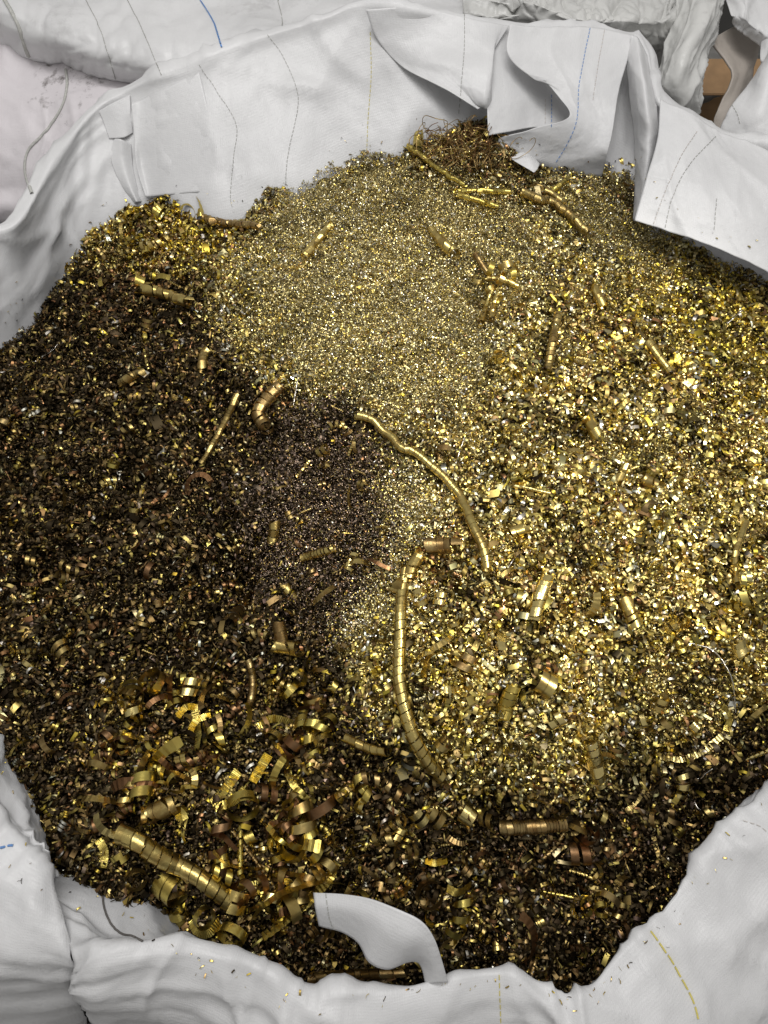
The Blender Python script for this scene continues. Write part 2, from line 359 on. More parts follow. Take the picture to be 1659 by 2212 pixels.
def rotmats(n, maxtilt):
    yaw = rng.uniform(0, 2 * np.pi, n); ax = rng.uniform(0, 2 * np.pi, n); ti = np.abs(rng.normal(0, maxtilt, n)); sp_ = rng.uniform(0, 2 * np.pi, n)
    def rz(a):
        m = np.zeros((n, 3, 3)); m[:, 0, 0] = np.cos(a); m[:, 0, 1] = -np.sin(a); m[:, 1, 0] = np.sin(a); m[:, 1, 1] = np.cos(a); m[:, 2, 2] = 1; return m
    rx = np.zeros((n, 3, 3)); rx[:, 0, 0] = 1; rx[:, 1, 1] = np.cos(ti); rx[:, 1, 2] = -np.sin(ti); rx[:, 2, 1] = np.sin(ti); rx[:, 2, 2] = np.cos(ti)
    return rz(ax) @ rx @ rz(sp_)
def chips(name, label, x, y, kinds, size, tone, rough, lift, tilt):
    """kinds: template key per chip"""
    V, F, Cc, off = [], [], [], 0
    z = heap(x, y) + lift
    for k in T:
        s = np.where(kinds == k)[0]
        if not len(s): continue
        tv, tf = T[k]; n = len(s)
        sc3 = size[s][:, None] * np.stack([np.ones(n), rng.uniform(.7, 1.3, n), rng.uniform(.5, 1.25, n)], -1)
        vv = np.einsum('nij,nkj->nki', rotmats(n, tilt), tv[None] * sc3[:, None, :]) + np.stack([x[s], y[s], z[s]], -1)[:, None, :]
        V.append(vv.reshape(-1, 3)); F.append((tf[None] + (np.arange(n) * len(tv))[:, None, None] + off).reshape(-1, 4))
        Cc.append(np.repeat(np.concatenate([tone[s], rough[s][:, None]], 1), len(tv), 0)); off += n * len(tv)
    me = mesh(name, np.concatenate(V), np.concatenate(F))
    ca = me.color_attributes.new('tone', 'FLOAT_COLOR', 'POINT'); ca.data.foreach_set('color', np.concatenate(Cc).astype(np.float32).ravel())
    return tag(link(name, me, M['chips']), label, 'metal chips', kind='stuff')
def pick(p, n):
    c = np.cumsum(p, 1); c /= c[:, -1:]; return (rng.random((n, 1)) > c).sum(1)
N = 205000
x, y = sample(N); N = len(x)
fine = np.clip(sum(blob(x, y, *b) for b in FINE), 0, 1)
sd = sdist(shade_poly, x, y) + 0.020 * fbm(x * 9, y * 9, 41, 3)
dark = 1 / (1 + np.exp(-sd / .007))  # painted shade: chips inside the shadow outline take darker tones
patch = np.clip(noise(x * 6, y * 6, 61) + .4 * noise(x * 17, y * 17, 62), 0, 1)
brown = np.clip(blob(x, y, 1040, 330, 75) + .9 * blob(x, y, 330, 570, 90) + .8 * blob(x, y, 1370, 430, 35) + .7 * blob(x, y, 950, 1200, 60) + .6 * blob(x, y, 1060, 640, 40) + .5 * blob(x, y, 1300, 700, 60), 0, 1)
lemon = np.clip(blob(x, y, 400, 500, 70) + .7 * blob(x, y, 1550, 700, 130) + .5 * blob(x, y, 500, 1700, 220), 0, 1)
# tones: brass pale yellow bronze dark silver dull copper
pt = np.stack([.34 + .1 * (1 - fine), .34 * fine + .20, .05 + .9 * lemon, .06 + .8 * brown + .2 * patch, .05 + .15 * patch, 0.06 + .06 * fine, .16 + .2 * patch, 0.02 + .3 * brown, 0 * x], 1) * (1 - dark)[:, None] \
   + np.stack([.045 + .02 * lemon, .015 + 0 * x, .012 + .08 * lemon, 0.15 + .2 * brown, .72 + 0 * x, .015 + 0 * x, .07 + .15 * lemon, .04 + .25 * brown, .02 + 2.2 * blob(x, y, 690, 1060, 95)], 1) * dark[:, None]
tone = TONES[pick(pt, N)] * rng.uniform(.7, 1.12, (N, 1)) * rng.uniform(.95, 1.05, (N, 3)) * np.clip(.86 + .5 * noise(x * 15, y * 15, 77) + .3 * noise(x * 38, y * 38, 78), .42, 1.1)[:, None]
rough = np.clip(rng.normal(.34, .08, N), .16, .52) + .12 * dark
kn = np.array(['flake', 'bow', 'strip', 'ring', 'curl', 'hook', 'fan', 'spring', 'sliver'])
co = 1 - fine
pk = np.stack([.10 + .40 * fine, .24 + .1 * fine, .14 * co, .12 * co, .07 * co, .15 * co + .05 * fine, .06 * co, .03 * co, .14 + .1 * fine], 1)
kinds = kn[pick(pk, N)]
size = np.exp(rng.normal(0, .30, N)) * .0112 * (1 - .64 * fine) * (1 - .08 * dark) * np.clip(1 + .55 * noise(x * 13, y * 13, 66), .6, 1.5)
lift = rng.uniform(-.006, .0045, N) * (1 - .5 * fine)
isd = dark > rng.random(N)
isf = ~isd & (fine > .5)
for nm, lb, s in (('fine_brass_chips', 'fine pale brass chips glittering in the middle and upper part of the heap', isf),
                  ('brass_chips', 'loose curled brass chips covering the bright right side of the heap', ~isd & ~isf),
                  ('shade_toned_chips', 'bronze and brass chips with shade painted into their tone, left and front of heap', isd)):
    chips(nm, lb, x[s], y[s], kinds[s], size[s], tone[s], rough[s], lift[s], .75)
bxy = np.stack([X, Y], -1).reshape(-1, 2)[used]; bsd = sdist(shade_poly, bxy[:, 0], bxy[:, 1]) + 0.020 * fbm(bxy[:, 0] * 9, bxy[:, 1] * 9, 41, 3); bd = (1 / (1 + np.exp(-bsd / .007)))[:, None]  # the bed tone carries the same painted shadow
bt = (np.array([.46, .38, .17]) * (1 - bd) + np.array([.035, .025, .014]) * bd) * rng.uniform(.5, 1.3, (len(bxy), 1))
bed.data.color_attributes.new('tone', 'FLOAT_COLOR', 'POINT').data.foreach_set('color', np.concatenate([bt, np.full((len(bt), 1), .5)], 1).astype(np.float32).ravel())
# the powder of fines
n2 = 110000
cs = [on_heap(b[0], b[1]) for b in FINE]; rr = [b[2] * pxm(b[0], b[1]) for b in FINE]
wts = np.array([r * r for r in rr]); wts[5:] *= 2.0; wts /= wts.sum(); ci = rng.choice(len(FINE), n2, p=wts)
fx = np.array([c[0] for c in cs])[ci] + rng.normal(0, .9, n2) * np.array(rr)[ci]; fy = np.array([c[1] for c in cs])[ci] + rng.normal(0, .9, n2) * np.array(rr)[ci]
k = sdist(OUTW, fx, fy) > 0; fx, fy = fx[k], fy[k]; n2 = len(fx)
sd2 = sdist(shade_poly, fx, fy) + .012 * fbm(fx * 20, fy * 20, 45, 2); d2 = 1 / (1 + np.exp(-sd2 / .012))  # the painted shadow darkens the grit too
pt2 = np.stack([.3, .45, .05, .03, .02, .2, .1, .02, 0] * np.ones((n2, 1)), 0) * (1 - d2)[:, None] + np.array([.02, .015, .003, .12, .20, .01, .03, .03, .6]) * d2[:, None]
chips('brass_powder', 'very fine brass grit lying in pale patches and brown ones deepened by painted shade', fx, fy, kn[rng.choice([0, 8], n2, p=[.75, .25])], rng.uniform(.0016, .0032, n2),
      TONES[pick(pt2, n2)] * rng.uniform(.75, 1.1, (n2, 1)), np.clip(rng.normal(.3, .08, n2), .15, .5), rng.uniform(0, .005, n2), .8)

# ------------------------------------------------------------------ the bulk bag
CEN = np.array([0.0, .66, 0])
bag = link('bulk_bag', None); bag.location = (0, 0, 0)
tag(bag, 'open white woven bulk bag filled with brass turnings, its rim slumped outward', 'bulk bag')
def column(cpx, rpx, push=.0, drop=1.0, over=None, spread=0):
    c = P(*cpx); r = P(*rpx)
    o = r - CEN; o[2] = 0; o /= np.linalg.norm(o); zz = np.array([0, 0, 1.0])
    pts = [c - o * .05 - zz * .22, c - zz * .02, c * .52 + r * .48 + o * push, c * .15 + r * .85 + o * push * .6, r,
           r + o * .028 - zz * .014, r + o * .06 - zz * .07 * drop, r + o * .10 - zz * .25, np.append((r + o * .12)[:2], .32), np.append((r + o * .07)[:2], .02)]
    if spread:
        q = spread
        pts[5:] = [r + o * .05 * q - zz * .008, r + o * .11 * q - zz * .035, r + o * .19 * q - zz * .12, r + o * .24 * q - zz * .36, np.append((r + o * .22 * q)[:2], .02)]
    if over:
        for k_, p_ in over.items(): pts[k_] = P(*p_)
    return pts
cols = [
    column((108, 1894, .72), (112, 1908, .79), over={5: (150, 2010, .79), 6: (170, 2085, .77), 7: (172, 2140, .68), 8: (205, 2235, .5), 9: (230, 2290, .3)}),
    column((80, 1740, .72), (37, 1829, .80), spread=1.1), column((30, 1606, .735), (-30, 1740, .81), spread=1.1), column((-20, 1480, .745), (-110, 1600, .85), spread=1.1),
    column((-90, 1300, .755), (-190, 1300, .90)), column((-110, 1100, .76), (-230, 1000, .93)), column((-60, 830, .79), (-150, 660, .94)), column((20, 742, .80), (-50, 520, .95)),
    column((70, 665, .82), (38, 480, .96), .01), column((160, 552, .85), (112, 357, .975), .01), column((232, 487, .88), (205, 236, 1.005), .01), column((330, 447, .895), (300, 180, 1.03), .01),
    column((470, 475, .91), (440, 124, 1.065), .015), column((640, 408, .935), (570, 74, 1.085), .015), column((770, 345, .955), (690, 38, 1.105), .015), column((880, 312, .97), (782, 8, 1.12), .015),
    column((1000, 292, .975), (900, 22, 1.12), .015), column((1100, 345, .945), (1060, 50, 1.10), .015), column((1220, 377, .935), (1200, 64, 1.085), .015), column((1320, 385, .925), (1320, 72, 1.075), .02),
    column((1372, 430, .915), (1392, 110, 1.06), .03), column((1440, 512, .905), (1428, 225, 1.035), .02), column((1560, 562, .895), (1555, 288, 1.02), .02), column((1680, 612, .875), (1690, 340, 1.01), .02),
    column((1790, 800, .86), (1900, 640, .99), .02), column((1820, 1100, .84), (1950, 1050, .97), .02), column((1790, 1440, .80), (1860, 1430, .92), .02),
    column((1740, 1660, .73), (1690, 1690, .80), spread=1.0), column((1610, 1790, .72), (1574, 1786, .775), spread=1.0), column((1530, 1890, .71), (1503, 1882, .765), spread=1.0), column((1440, 2010, .70), (1406, 2006, .76), spread=1.0),
    column((1350, 2110, .69), (1332, 2082, .76), spread=1.0), column((1270, 2190, .68), (1258, 2155, .76), spread=1.0), column((1180, 2180, .67), (1180, 2134, .765)), column((1080, 2160, .67), (1080, 2105, .77)),
    column((960, 2170, .66), (960, 2120, .772)), column((829, 2190, .66), (829, 2148, .768)), column((735, 2190, .66), (735, 2142, .768)), column((670, 2195, .66), (668, 2152, .768)),
    column((580, 2150, .67), (580, 2105, .78)), column((480, 2090, .69), (480, 2062, .79)), column((385, 2040, .70), (380, 2036, .80)),
    column((345, 1985, .71), (310, 2042, .81), .02), column((285, 1935, .715), (235, 2053, .81), .02),
    column((215, 1908, .72), (162, 2068, .80), .02, over={1: (112, 1904, .735), 2: (122, 1955, .76), 3: (140, 2015, .78), 5: (166, 2100, .77), 6: (180, 2140, .70), 7: (225, 2190, .6), 8: (300, 2260, .45), 9: (330, 2300, .3)}),
]
body = cloth('body', cols, 460, 92, M['cloth'], bag, wr=.85, seed=2, crease=2.0, base=.6, drape=1.5)
def panel(name, rows, nu, nv, m, parent, **k):
    g = [[P(*p) if len(p) == 3 else PY(p[0], p[1], p[3]) for p in r] for r in rows]
    return cloth(name, g, nu, nv, m, parent, **k)
# fold hanging from the rim at the back
panel('rim_fold', [[(790, 20, 1.125), (915, 17, 1.125), (1050, 45, 1.11), (1100, 55, 1.10)], [(815, 85, 1.085), (910, 75, 1.095), (1052, 110, 1.085), (1065, 115, 1.08)],
                   [(870, 145, 1.055), (930, 135, 1.07), (1045, 165, 1.065), (1058, 170, 1.06)], [(975, 205, 1.045), (1000, 200, 1.045), (1042, 212, 1.045), (1056, 215, 1.035)],
                   [(1030, 236, 1.03), (1036, 236, 1.03), (1044, 232, 1.03), (1050, 228, 1.03)]], 60, 60, M['cloth'], bag, wr=.5, seed=8, crease=.6, drape=1.3)
# torn sheet beside it: a lower layer and the torn upper layer
panel('torn_flap', [[(1056, 84, 1.09), (1085, 72, 1.09), (1125, 80, 1.075), (1160, 150, 1.045)], [(1053, 150, 1.065), (1100, 145, 1.06), (1160, 160, 1.04), (1200, 185, 1.03)],
                    [(1052, 225, 1.035), (1110, 225, 1.025), (1180, 220, 1.01), (1240, 232, 1.005)], [(1054, 293, 1.005), (1100, 285, 1.0), (1160, 276, .992), (1240, 290, .98)]], 60, 60, M['cloth'], bag, wr=.35, seed=13, crease=.4)
panel('torn_panel', [[(1100, 56, 1.108), (1190, 60, 1.10), (1280, 62, 1.092), (1368, 78, 1.08)], [(1097, 118, 1.085), (1180, 110, 1.085), (1270, 130, 1.07), (1352, 140, 1.06)],
                     [(1150, 168, 1.06), (1215, 170, 1.06), (1270, 180, 1.055), (1338, 190, 1.045)], [(1192, 188, 1.052), (1235, 210, 1.045), (1280, 225, 1.035), (1330, 240, 1.028)],
                     [(1230, 250, 1.03), (1255, 265, 1.02), (1290, 275, 1.012), (1322, 290, 1.005)], [(1150, 277, 1.015), (1215, 300, 1.0), (1270, 315, .99), (1312, 330, .983)],
                     [(1080, 297, .99), (1135, 326, .975), (1220, 350, .963), (1305, 362, .955)], [(1085, 332, .97), (1130, 356, .95), (1210, 376, .94), (1300, 384, .935)]], 90, 80, M['cloth'], bag, wr=.5, seed=21, crease=.7, drape=1.6)
tb = [[(1100, 340), (1130, 326), (1162, 350)], [(1112, 358), (1138, 350), (1160, 364)], [(1140, 386), (1148, 390), (1154, 384)]]
cloth('rim_tab', [[on_heap(*p) + [0, -.012, l] for p in r] for r, l in zip(tb, (.006, .014, .024))], 20, 20, M['cloth'], bag, wr=.12, seed=4, thick=.0006)
panel('corner_fold', [[(1366, 78, 1.085), (1380, 84, 1.085), (1398, 120, 1.07)], [(1352, 130, 1.06), (1385, 140, 1.085), (1411, 190, 1.05)], [(1360, 230, 1.025), (1395, 230, 1.06), (1423, 250, 1.035)],
                      [(1372, 300, .995), (1400, 300, 1.025), (1426, 315, 1.0)], [(1376, 380, .96), (1395, 380, .985), (1415, 375, .965)], [(1370, 478, .92), (1376, 470, .93), (1385, 455, .925)]], 70, 40, M['cloth'], bag, wr=.5, seed=17, crease=.7)
panel('cuff', [[(1424, 222, 1.045), (1490, 252, 1.04), (1556, 288, 1.03), (1640, 322, 1.025), (1760, 380, 1.015)], [(1420, 300, 1.03), (1480, 320, 1.03), (1560, 350, 1.02), (1640, 385, 1.015), (1760, 450, 1.0)],
               [(1395, 390, 1.002), (1460, 405, 1.003), (1555, 440, .998), (1640, 470, .990), (1760, 530, .975)], [(1370, 478, .966), (1440, 498, .966), (1560, 540, .962), (1660, 588, .948), (1770, 650, .93)]], 90, 60, M['cloth'], bag, wr=.5, seed=27, crease=1.2, drape=1.0)
# band curling up from the front rim
top = [(676, 1928, .80), (740, 1932, .825), (800, 1943, .845), (860, 1966, .855), (910, 1992, .855), (938, 2030, .84), (956, 2080, .81), (968, 2122, .78)]
bot = [(690, 1998, .775), (740, 2012, .785), (775, 2036, .79), (798, 2078, .79), (836, 2094, .79), (880, 2080, .785), (905, 2085, .78), (918, 2126, .765)]
g = [[P(*a), P(*a) * .55 + P(*b) * .45 + np.array([0, 0, .012]), P(*b)] for a, b in zip(top, bot)]
cloth('rim_band', g, 80, 24, M['cloth'], bag, wr=.25, seed=39, crease=.5, thick=.0014)
# front sheet over the left front corner
# ------------------------------------------------------------------ bags behind
nb = tag(link('bulk_bag', None), 'bulging white bulk bag behind at upper left with blue stitching and soiled lower side', 'bulk bag')
nb.location = (-.8, 2.0, 0); nb0 = nb.location.copy()
def apanel(name, rows, nu, nv, m, parent, **k):
    o = panel(name, rows, nu, nv, m, parent, **k)
    o.location = -parent.location; return o
apanel('upper_side', [[(-150, 60, .90), (60, 140, .90), (160, 165, .90), (310, 205, .90), (450, 240, .90), (650, 220, .95), (1000, 160, 1.0)], [(-150, 30, .945), (60, 118, .945), (160, 146, .945), (310, 186, .945), (450, 215, .95), (650, 190, 1.0), (1000, 130, 1.03)],
                      [(-150, -10, 1.0), (60, 70, 1.0), (170, 100, 1.0), (310, 130, 1.0), (450, 150, 1.01), (650, 110, 1.04), (1000, 90, 1.06)], [(-150, -60, 1.03), (60, 0, 1.03), (170, 20, 1.03), (310, 40, 1.03), (450, 50, 1.03), (650, 40, 1.06), (1000, 30, 1.08)],
                      [(-150, -160, 1.02), (60, -120, 1.03), (170, -100, 1.03), (310, -90, 1.03), (450, -90, 1.03), (650, -70, 1.03), (1000, -60, 1.04)]], 60, 140, M['cloth'], nb, wr=1.0, seed=51, crease=1.6, crumple=.15, base=.6)
apanel('lower_side', [[(-180, 60, .93), (60, 110, .93), (200, 150, .93), (330, 200, .93), (430, 240, .90)], [(-180, 160, .90), (60, 210, .905), (150, 230, .905), (260, 270, .90), (380, 300, .87)], [(-180, 280, .86), (60, 300, .865), (130, 310, .865), (200, 330, .86), (320, 350, .83)],
                      [(-180, 400, .79), (30, 400, .80), (100, 410, .80), (160, 430, .79), (280, 440, .76)], [(-180, 530, .66), (10, 510, .68), (80, 520, .68), (150, 540, .65), (250, 560, .62)], [(-180, 700, .05), (0, 700, .05), (80, 700, .05), (150, 700, .05), (250, 700, .05)]], 80, 90, M['cloth_pink'], nb, wr=1.0, seed=57, crease=1.8, crumple=.2, base=.7)
nb2 = tag(link('bulk_bag', None), 'bulk bag at upper right wrapped in crumpled film beyond the torn sheet', 'bulk bag')
nb2.location = (.35, 2.1, 0)
apanel('crumpled_film', [[(950, 70, .95), (1100, 110, .93), (1250, 180, .90), (1330, 180, .90), (1420, 170, .90), (1480, 130, .92)], [(950, 40, 1.03), (1110, 60, 1.03), (1240, 105, 1.01), (1330, 110, 1.0), (1440, 115, .98), (1500, 80, .98)],
                         [(950, 0, 1.05), (1110, 20, 1.06), (1240, 60, 1.06), (1330, 70, 1.05), (1440, 70, 1.03), (1500, 30, 1.03)], [(950, -40, 1.05), (1130, -20, 1.08), (1240, 10, 1.08), (1330, 20, 1.08), (1440, 20, 1.06), (1490, -20, 1.05)], [(950, -120, 1.05), (1130, -110, 1.05), (1240, -90, 1.05), (1330, -90, 1.05), (1440, -90, 1.05), (1520, -110, 1.05)]], 170, 200, M['liner'], nb2, wr=.8, seed=63, crease=2.6, fine=1.5, crumple=.55, base=.4, aniso=(1, 2))
apanel('hanging_film', [[(1476, -40, 1.06), (1520, -40, 1.08), (1570, -50, 1.06)], [(1458, 50, 1.03), (1510, 50, 1.06), (1555, 20, 1.03)], [(1432, 140, .99), (1475, 140, 1.03), (1520, 110, 1.0)], [(1416, 192, .965), (1465, 190, 1.0), (1512, 180, .97)],
                        [(1450, 212, .955), (1475, 215, .975), (1506, 215, .955)], [(1465, 225, .94), (1485, 235, .95), (1505, 246, .93)]], 140, 90, M['liner'], nb2, wr=.7, seed=69, crease=2.4, fine=1.2, crumple=.35, base=.3, aniso=(1, 2))
nb3 = tag(link('bulk_bag', None), 'white bulk bag at the right edge with an opened flap showing beige lining', 'bulk bag')
nb3.location = (.9, 1.9, 0)
apanel('outer_side', [[(1546, 290, .93), (1620, 330, .93), (1720, 380, .93)], [(1580, 225, .97), (1640, 240, .98), (1720, 260, .98)], [(1625, 150, 1.0), (1660, 150, 1.02), (1740, 150, 1.02)], [(1640, 100, 1.02), (1680, 90, 1.04), (1760, 80, 1.04)], [(1640, -60, 1.02), (1690, -60, 1.04), (1780, -60, 1.04)]], 50, 40, M['cloth'], nb3, wr=1.0, seed=75, crease=1.0)
apanel('lining_flap', [[(1538, 285, .90), (1560, 300, .90), (1600, 300, .90)], [(1548, 245, .93), (1580, 240, .93), (1620, 200, .93)], [(1586, 168, .97), (1605, 160, .965), (1640, 130, .965)], [(1568, 128, .985), (1595, 110, .98), (1645, 80, .98)], [(1530, 92, 1.0), (1580, 60, 1.0), (1650, 30, 1.0)]], 40, 30, M['lining'], nb3, wr=.7, seed=81, crease=.7, thick=.004)
apanel('folded_top', [[(1572, 52, 1.03), (1590, 75, 1.02), (1620, 95, 1.01), (1670, 130, 1.0)], [(1580, 25, 1.05), (1610, 40, 1.05), (1640, 60, 1.04), (1690, 90, 1.03)], [(1560, -20, 1.05), (1610, -10, 1.07), (1650, 0, 1.06), (1700, 20, 1.05)], [(1550, -70, 1.05), (1610, -70, 1.07), (1660, -70, 1.06), (1710, -70, 1.05)]], 40, 40, M['cloth'], nb3, wr=.8, seed=87, crease=1.6, crumple=.25, base=.5)
# things glimpsed in the gap at the upper right
cb = link('cardboard_box', None); c0 = P(1520, 300, .62); cb.location = c0
tag(cb, 'brown cardboard box edge in the dark gap between the bags at upper right', 'box')
def box_mesh(name, sx, sy, sz, bev=.002):
    import bmesh
    bm = bmesh.new(); bmesh.ops.create_cube(bm, size=1); bmesh.ops.scale(bm, vec=(sx, sy, sz), verts=bm.verts)
    bmesh.ops.bevel(bm, geom=bm.edges, offset=bev, segments=2, affect='EDGES'); me = bpy.data.meshes.new(name); bm.to_mesh(me); bm.free(); return me
for nm, loc, dim in (('side_panel', (.02, .10, -.02), (.34, .006, .30)), ('side_panel', (-.15, .22, -.02), (.006, .23, .30)), ('flap', (.02, .04, .13), (.33, .10, .006))):
    o = link(nm, box_mesh(nm, *dim), M['card'], cb); o.location = loc
    if nm == 'flap': o.rotation_euler = (.35, 0, 0)
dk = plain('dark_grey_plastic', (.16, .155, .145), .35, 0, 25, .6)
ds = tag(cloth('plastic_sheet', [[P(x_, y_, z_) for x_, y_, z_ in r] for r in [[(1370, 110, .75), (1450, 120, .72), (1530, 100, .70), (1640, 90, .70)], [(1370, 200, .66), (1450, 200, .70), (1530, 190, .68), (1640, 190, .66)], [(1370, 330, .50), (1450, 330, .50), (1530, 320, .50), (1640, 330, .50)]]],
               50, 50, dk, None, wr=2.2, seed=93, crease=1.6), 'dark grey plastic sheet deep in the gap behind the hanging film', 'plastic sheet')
bs = link('blue_strap', None)
bs = None
# blue woven sheet showing at the bottom right corner, by the dark floor
tag(cloth('woven_sheet', [[P(x_, y_, z_) for x_, y_, z_ in r] for r in [[(1540, 2190, .42), (1600, 2178, .42), (1652, 2160, .42)], [(1520, 2215, .40), (1590, 2208, .40), (1640, 2185, .40)], [(1500, 2250, .36), (1570, 2250, .36), (1625, 2215, .36)]]],
          20, 20, M['blue'], None, wr=.4, seed=97), 'scrap of blue and white woven sheet at the bottom right corner', 'sheet')

# ------------------------------------------------------------------ threads, cords and seams sewn into the cloth
_V, _F, _o = [], [], 0
for v_, f_ in SURF: _V.append(v_); _F.append(f_ + _o); _o += len(v_)
_V = np.concatenate(_V); _F = np.concatenate(_F)
clothtree = BVHTree.FromPolygons(_V.tolist(), _F.tolist())
def on_cloth(px, py):
    d = Vector(ray(px, py)).normalized()
    h = clothtree.ray_cast(Vector(EYE), d)
    if h[0] is None: return None
    n = h[1] if h[1].dot(d) < 0 else -h[1]
    return h[0] + n * .0014, n
def tube(path, r, k=6):
    path = np.asarray(path, float); n = len(path); t = np.gradient(path, axis=0); t /= np.linalg.norm(t, axis=1, keepdims=True) + 1e-12
    a = np.cross(t, [.31, .2, .93]); a /= np.linalg.norm(a, axis=1, keepdims=True) + 1e-12; b = np.cross(t, a)
    th = np.arange(k) / k * 2 * np.pi; rr_ = (np.ones(n) * r)[:, None, None]
    v = path[:, None] + rr_ * (a[:, None] * np.cos(th)[None, :, None] + b[:, None] * np.sin(th)[None, :, None])
    i, j = np.meshgrid(np.arange(n - 1), np.arange(k), indexing='ij'); q = i * k + j; s = i * k + (j + 1) % k
    return v.reshape(-1, 3), np.stack([q, s, s + k, q + k], -1).reshape(-1, 4)
def thread(pts, m, parent, r=.0006, dash=.007, gap=.35, nm='stitching'):
    p = cr(np.array(pts, float), max(20, len(pts) * 25)); hits = [on_cloth(*q) for q in p]; q = [np.array(h[0]) for h in hits if h]
    if len(q) < 4: return
    q = np.array(q); jump = np.linalg.norm(np.diff(q, axis=0), axis=1); V, F, off = [], [], 0
    run = [q[0]]; runs = []
    for k_, j_ in enumerate(jump):
        if j_ > .03: runs.append(run); run = []
        run.append(q[k_ + 1])
    runs.append(run)
    for run in runs:
        if len(run) < 3: continue
        run = np.array(run); s = np.concatenate([[0], np.cumsum(np.linalg.norm(np.diff(run, axis=0), axis=1))])
        n = max(1, int(s[-1] / dash))
        for i in range(n):
            a, b = s[-1] * i / n, s[-1] * (i + 1 - gap) / n
            ss = np.linspace(a, b, 4); pp = np.stack([np.interp(ss, s, run[:, c]) for c in range(3)], -1)
            v_, f_ = tube(pp, r, 4); V.append(v_); F.append(f_ + off); off += len(v_)
    if V:
        o = link(nm, mesh(nm, np.concatenate(V), np.concatenate(F)), M[m], parent)
        o.location = -parent.location; o['kind'] = 'stuff'
    return
# patch lying on the back wall at left, its left edge lifted; and the folded corner left of it
def on_wall(nm, rows, nu, nv, lift, **k):
    g = []
    for r, l in zip(rows, lift):
        q = [on_cloth(*p) for p in r]; g.append([np.array(h[0]) + np.array(h[1]) * l for h in q])
    o = cloth(nm, g, nu, nv, M['cloth'], bag, **k); return o
on_wall('wall_patch', [[(290, 230), (298, 300), (300, 360), (322, 425)], [(310, 218), (316, 290), (318, 350), (335, 424)], [(360, 190), (370, 270), (372, 350), (376, 420)], [(430, 154), (452, 250), (468, 330), (455, 412)]], 60, 50, (.010, .004, -.0004, -.002), wr=.02, seed=33, crease=.2, thick=.0006)
on_wall('folded_corner', [[(212, 240), (222, 262), (236, 300)], [(245, 220), (255, 260), (268, 300)], [(282, 205), (284, 245), (288, 288)]], 30, 30, (.001, .006, .001), wr=.08, seed=35, crease=.3, thick=.0006)
on_wall('wall_fold', [[(246, 300), (240, 345), (262, 400), (292, 440)], [(262, 305), (262, 350), (280, 400), (298, 438)], [(284, 312), (288, 360), (296, 400), (306, 436)]], 30, 40, (.0, .010, .0), wr=.1, seed=36, crease=.4, thick=.0006)
G, B_, Yw, Wt = 'thread_grey', 'thread_blue', 'thread_yellow', 'thread_white'
for pts, m in (([(578, 76), (610, 120), (640, 190), (642, 240), (625, 320), (618, 370), (617, 400)], G), ([(430, 140), (470, 200), (510, 270), (505, 340), (498, 420), (502, 450)], G),
               ([(800, 70), (802, 160), (795, 260), (792, 330)], Yw), ([(1003, 30), (1003, 100), (997, 180), (990, 250)], G), ([(1274, 62), (1262, 120), (1250, 190), (1245, 260), (1225, 310), (1200, 352)], B_),
               ([(1305, 66), (1290, 150), (1280, 220)], Wt), ([(1191, 205), (1191, 240), (1191, 276)], B_), ([(1177, 215), (1177, 270)], Wt), ([(1545, 296), (1490, 355), (1455, 420), (1435, 498)], G),
               ([(1505, 285), (1470, 340), (1435, 420), (1410, 490)], Wt), ([(1548, 430), (1545, 460), (1542, 500)], G), ([(1078, 2106), (1080, 2160), (1082, 2212)], Yw), ([(705, 1930), (712, 1980), (722, 2008)], G), ([(1605, 1772), (1640, 1785), (1659, 1800)], Wt)):
    thread(pts, m, bag)
thread([(1404, 2012), (1440, 2060), (1470, 2110), (1495, 2160), (1508, 2205)], Yw, bag, r=.0012, dash=.014, gap=.2)
thread([(0, 1831), (18, 1828), (36, 1826)], B_, bag, r=.0014)
for pts, m in (([(432, 0), (460, 45), (472, 80), (480, 106)], B_), ([(185, 0), (215, 60), (235, 120), (250, 172)], G), ([(275, 0), (310, 70), (350, 165)], G), ([(600, 0), (608, 30), (610, 58)], G)):
    thread(pts, m, nb, r=.0016 if m == B_ else .0008, gap=.3)
thread([(1560, 200), (1590, 240), (1600, 270)], G, nb3)
def line_on_cloth(nm, pts, r, m, parent, kd=None):
    q = [on_cloth(*p) for p in cr(np.array(pts, float), 60)]; q = np.array([np.array(h[0]) for h in q if h]); keep = np.concatenate([[True], np.linalg.norm(np.diff(q, axis=0), axis=1) < .06]); q = q[keep]
    v_, f_ = tube(q, r, 5); o = link(nm, mesh(nm, v_, f_), M[m], parent); o.location = -parent.location; return o
line_on_cloth('seam', [(10, 0), (38, 50), (55, 100), (62, 120)], .004, 'thread_grey', nb)
line_on_cloth('seam', [(143, 150), (145, 195), (130, 240), (95, 290), (62, 325), (55, 370), (70, 420)], .0028, 'thread_grey', nb)
line_on_cloth('cord', [(225, 1910), (222, 1950), (235, 1990), (260, 2018), (285, 2024), (308, 2036)], .0012, 'cord', bag)

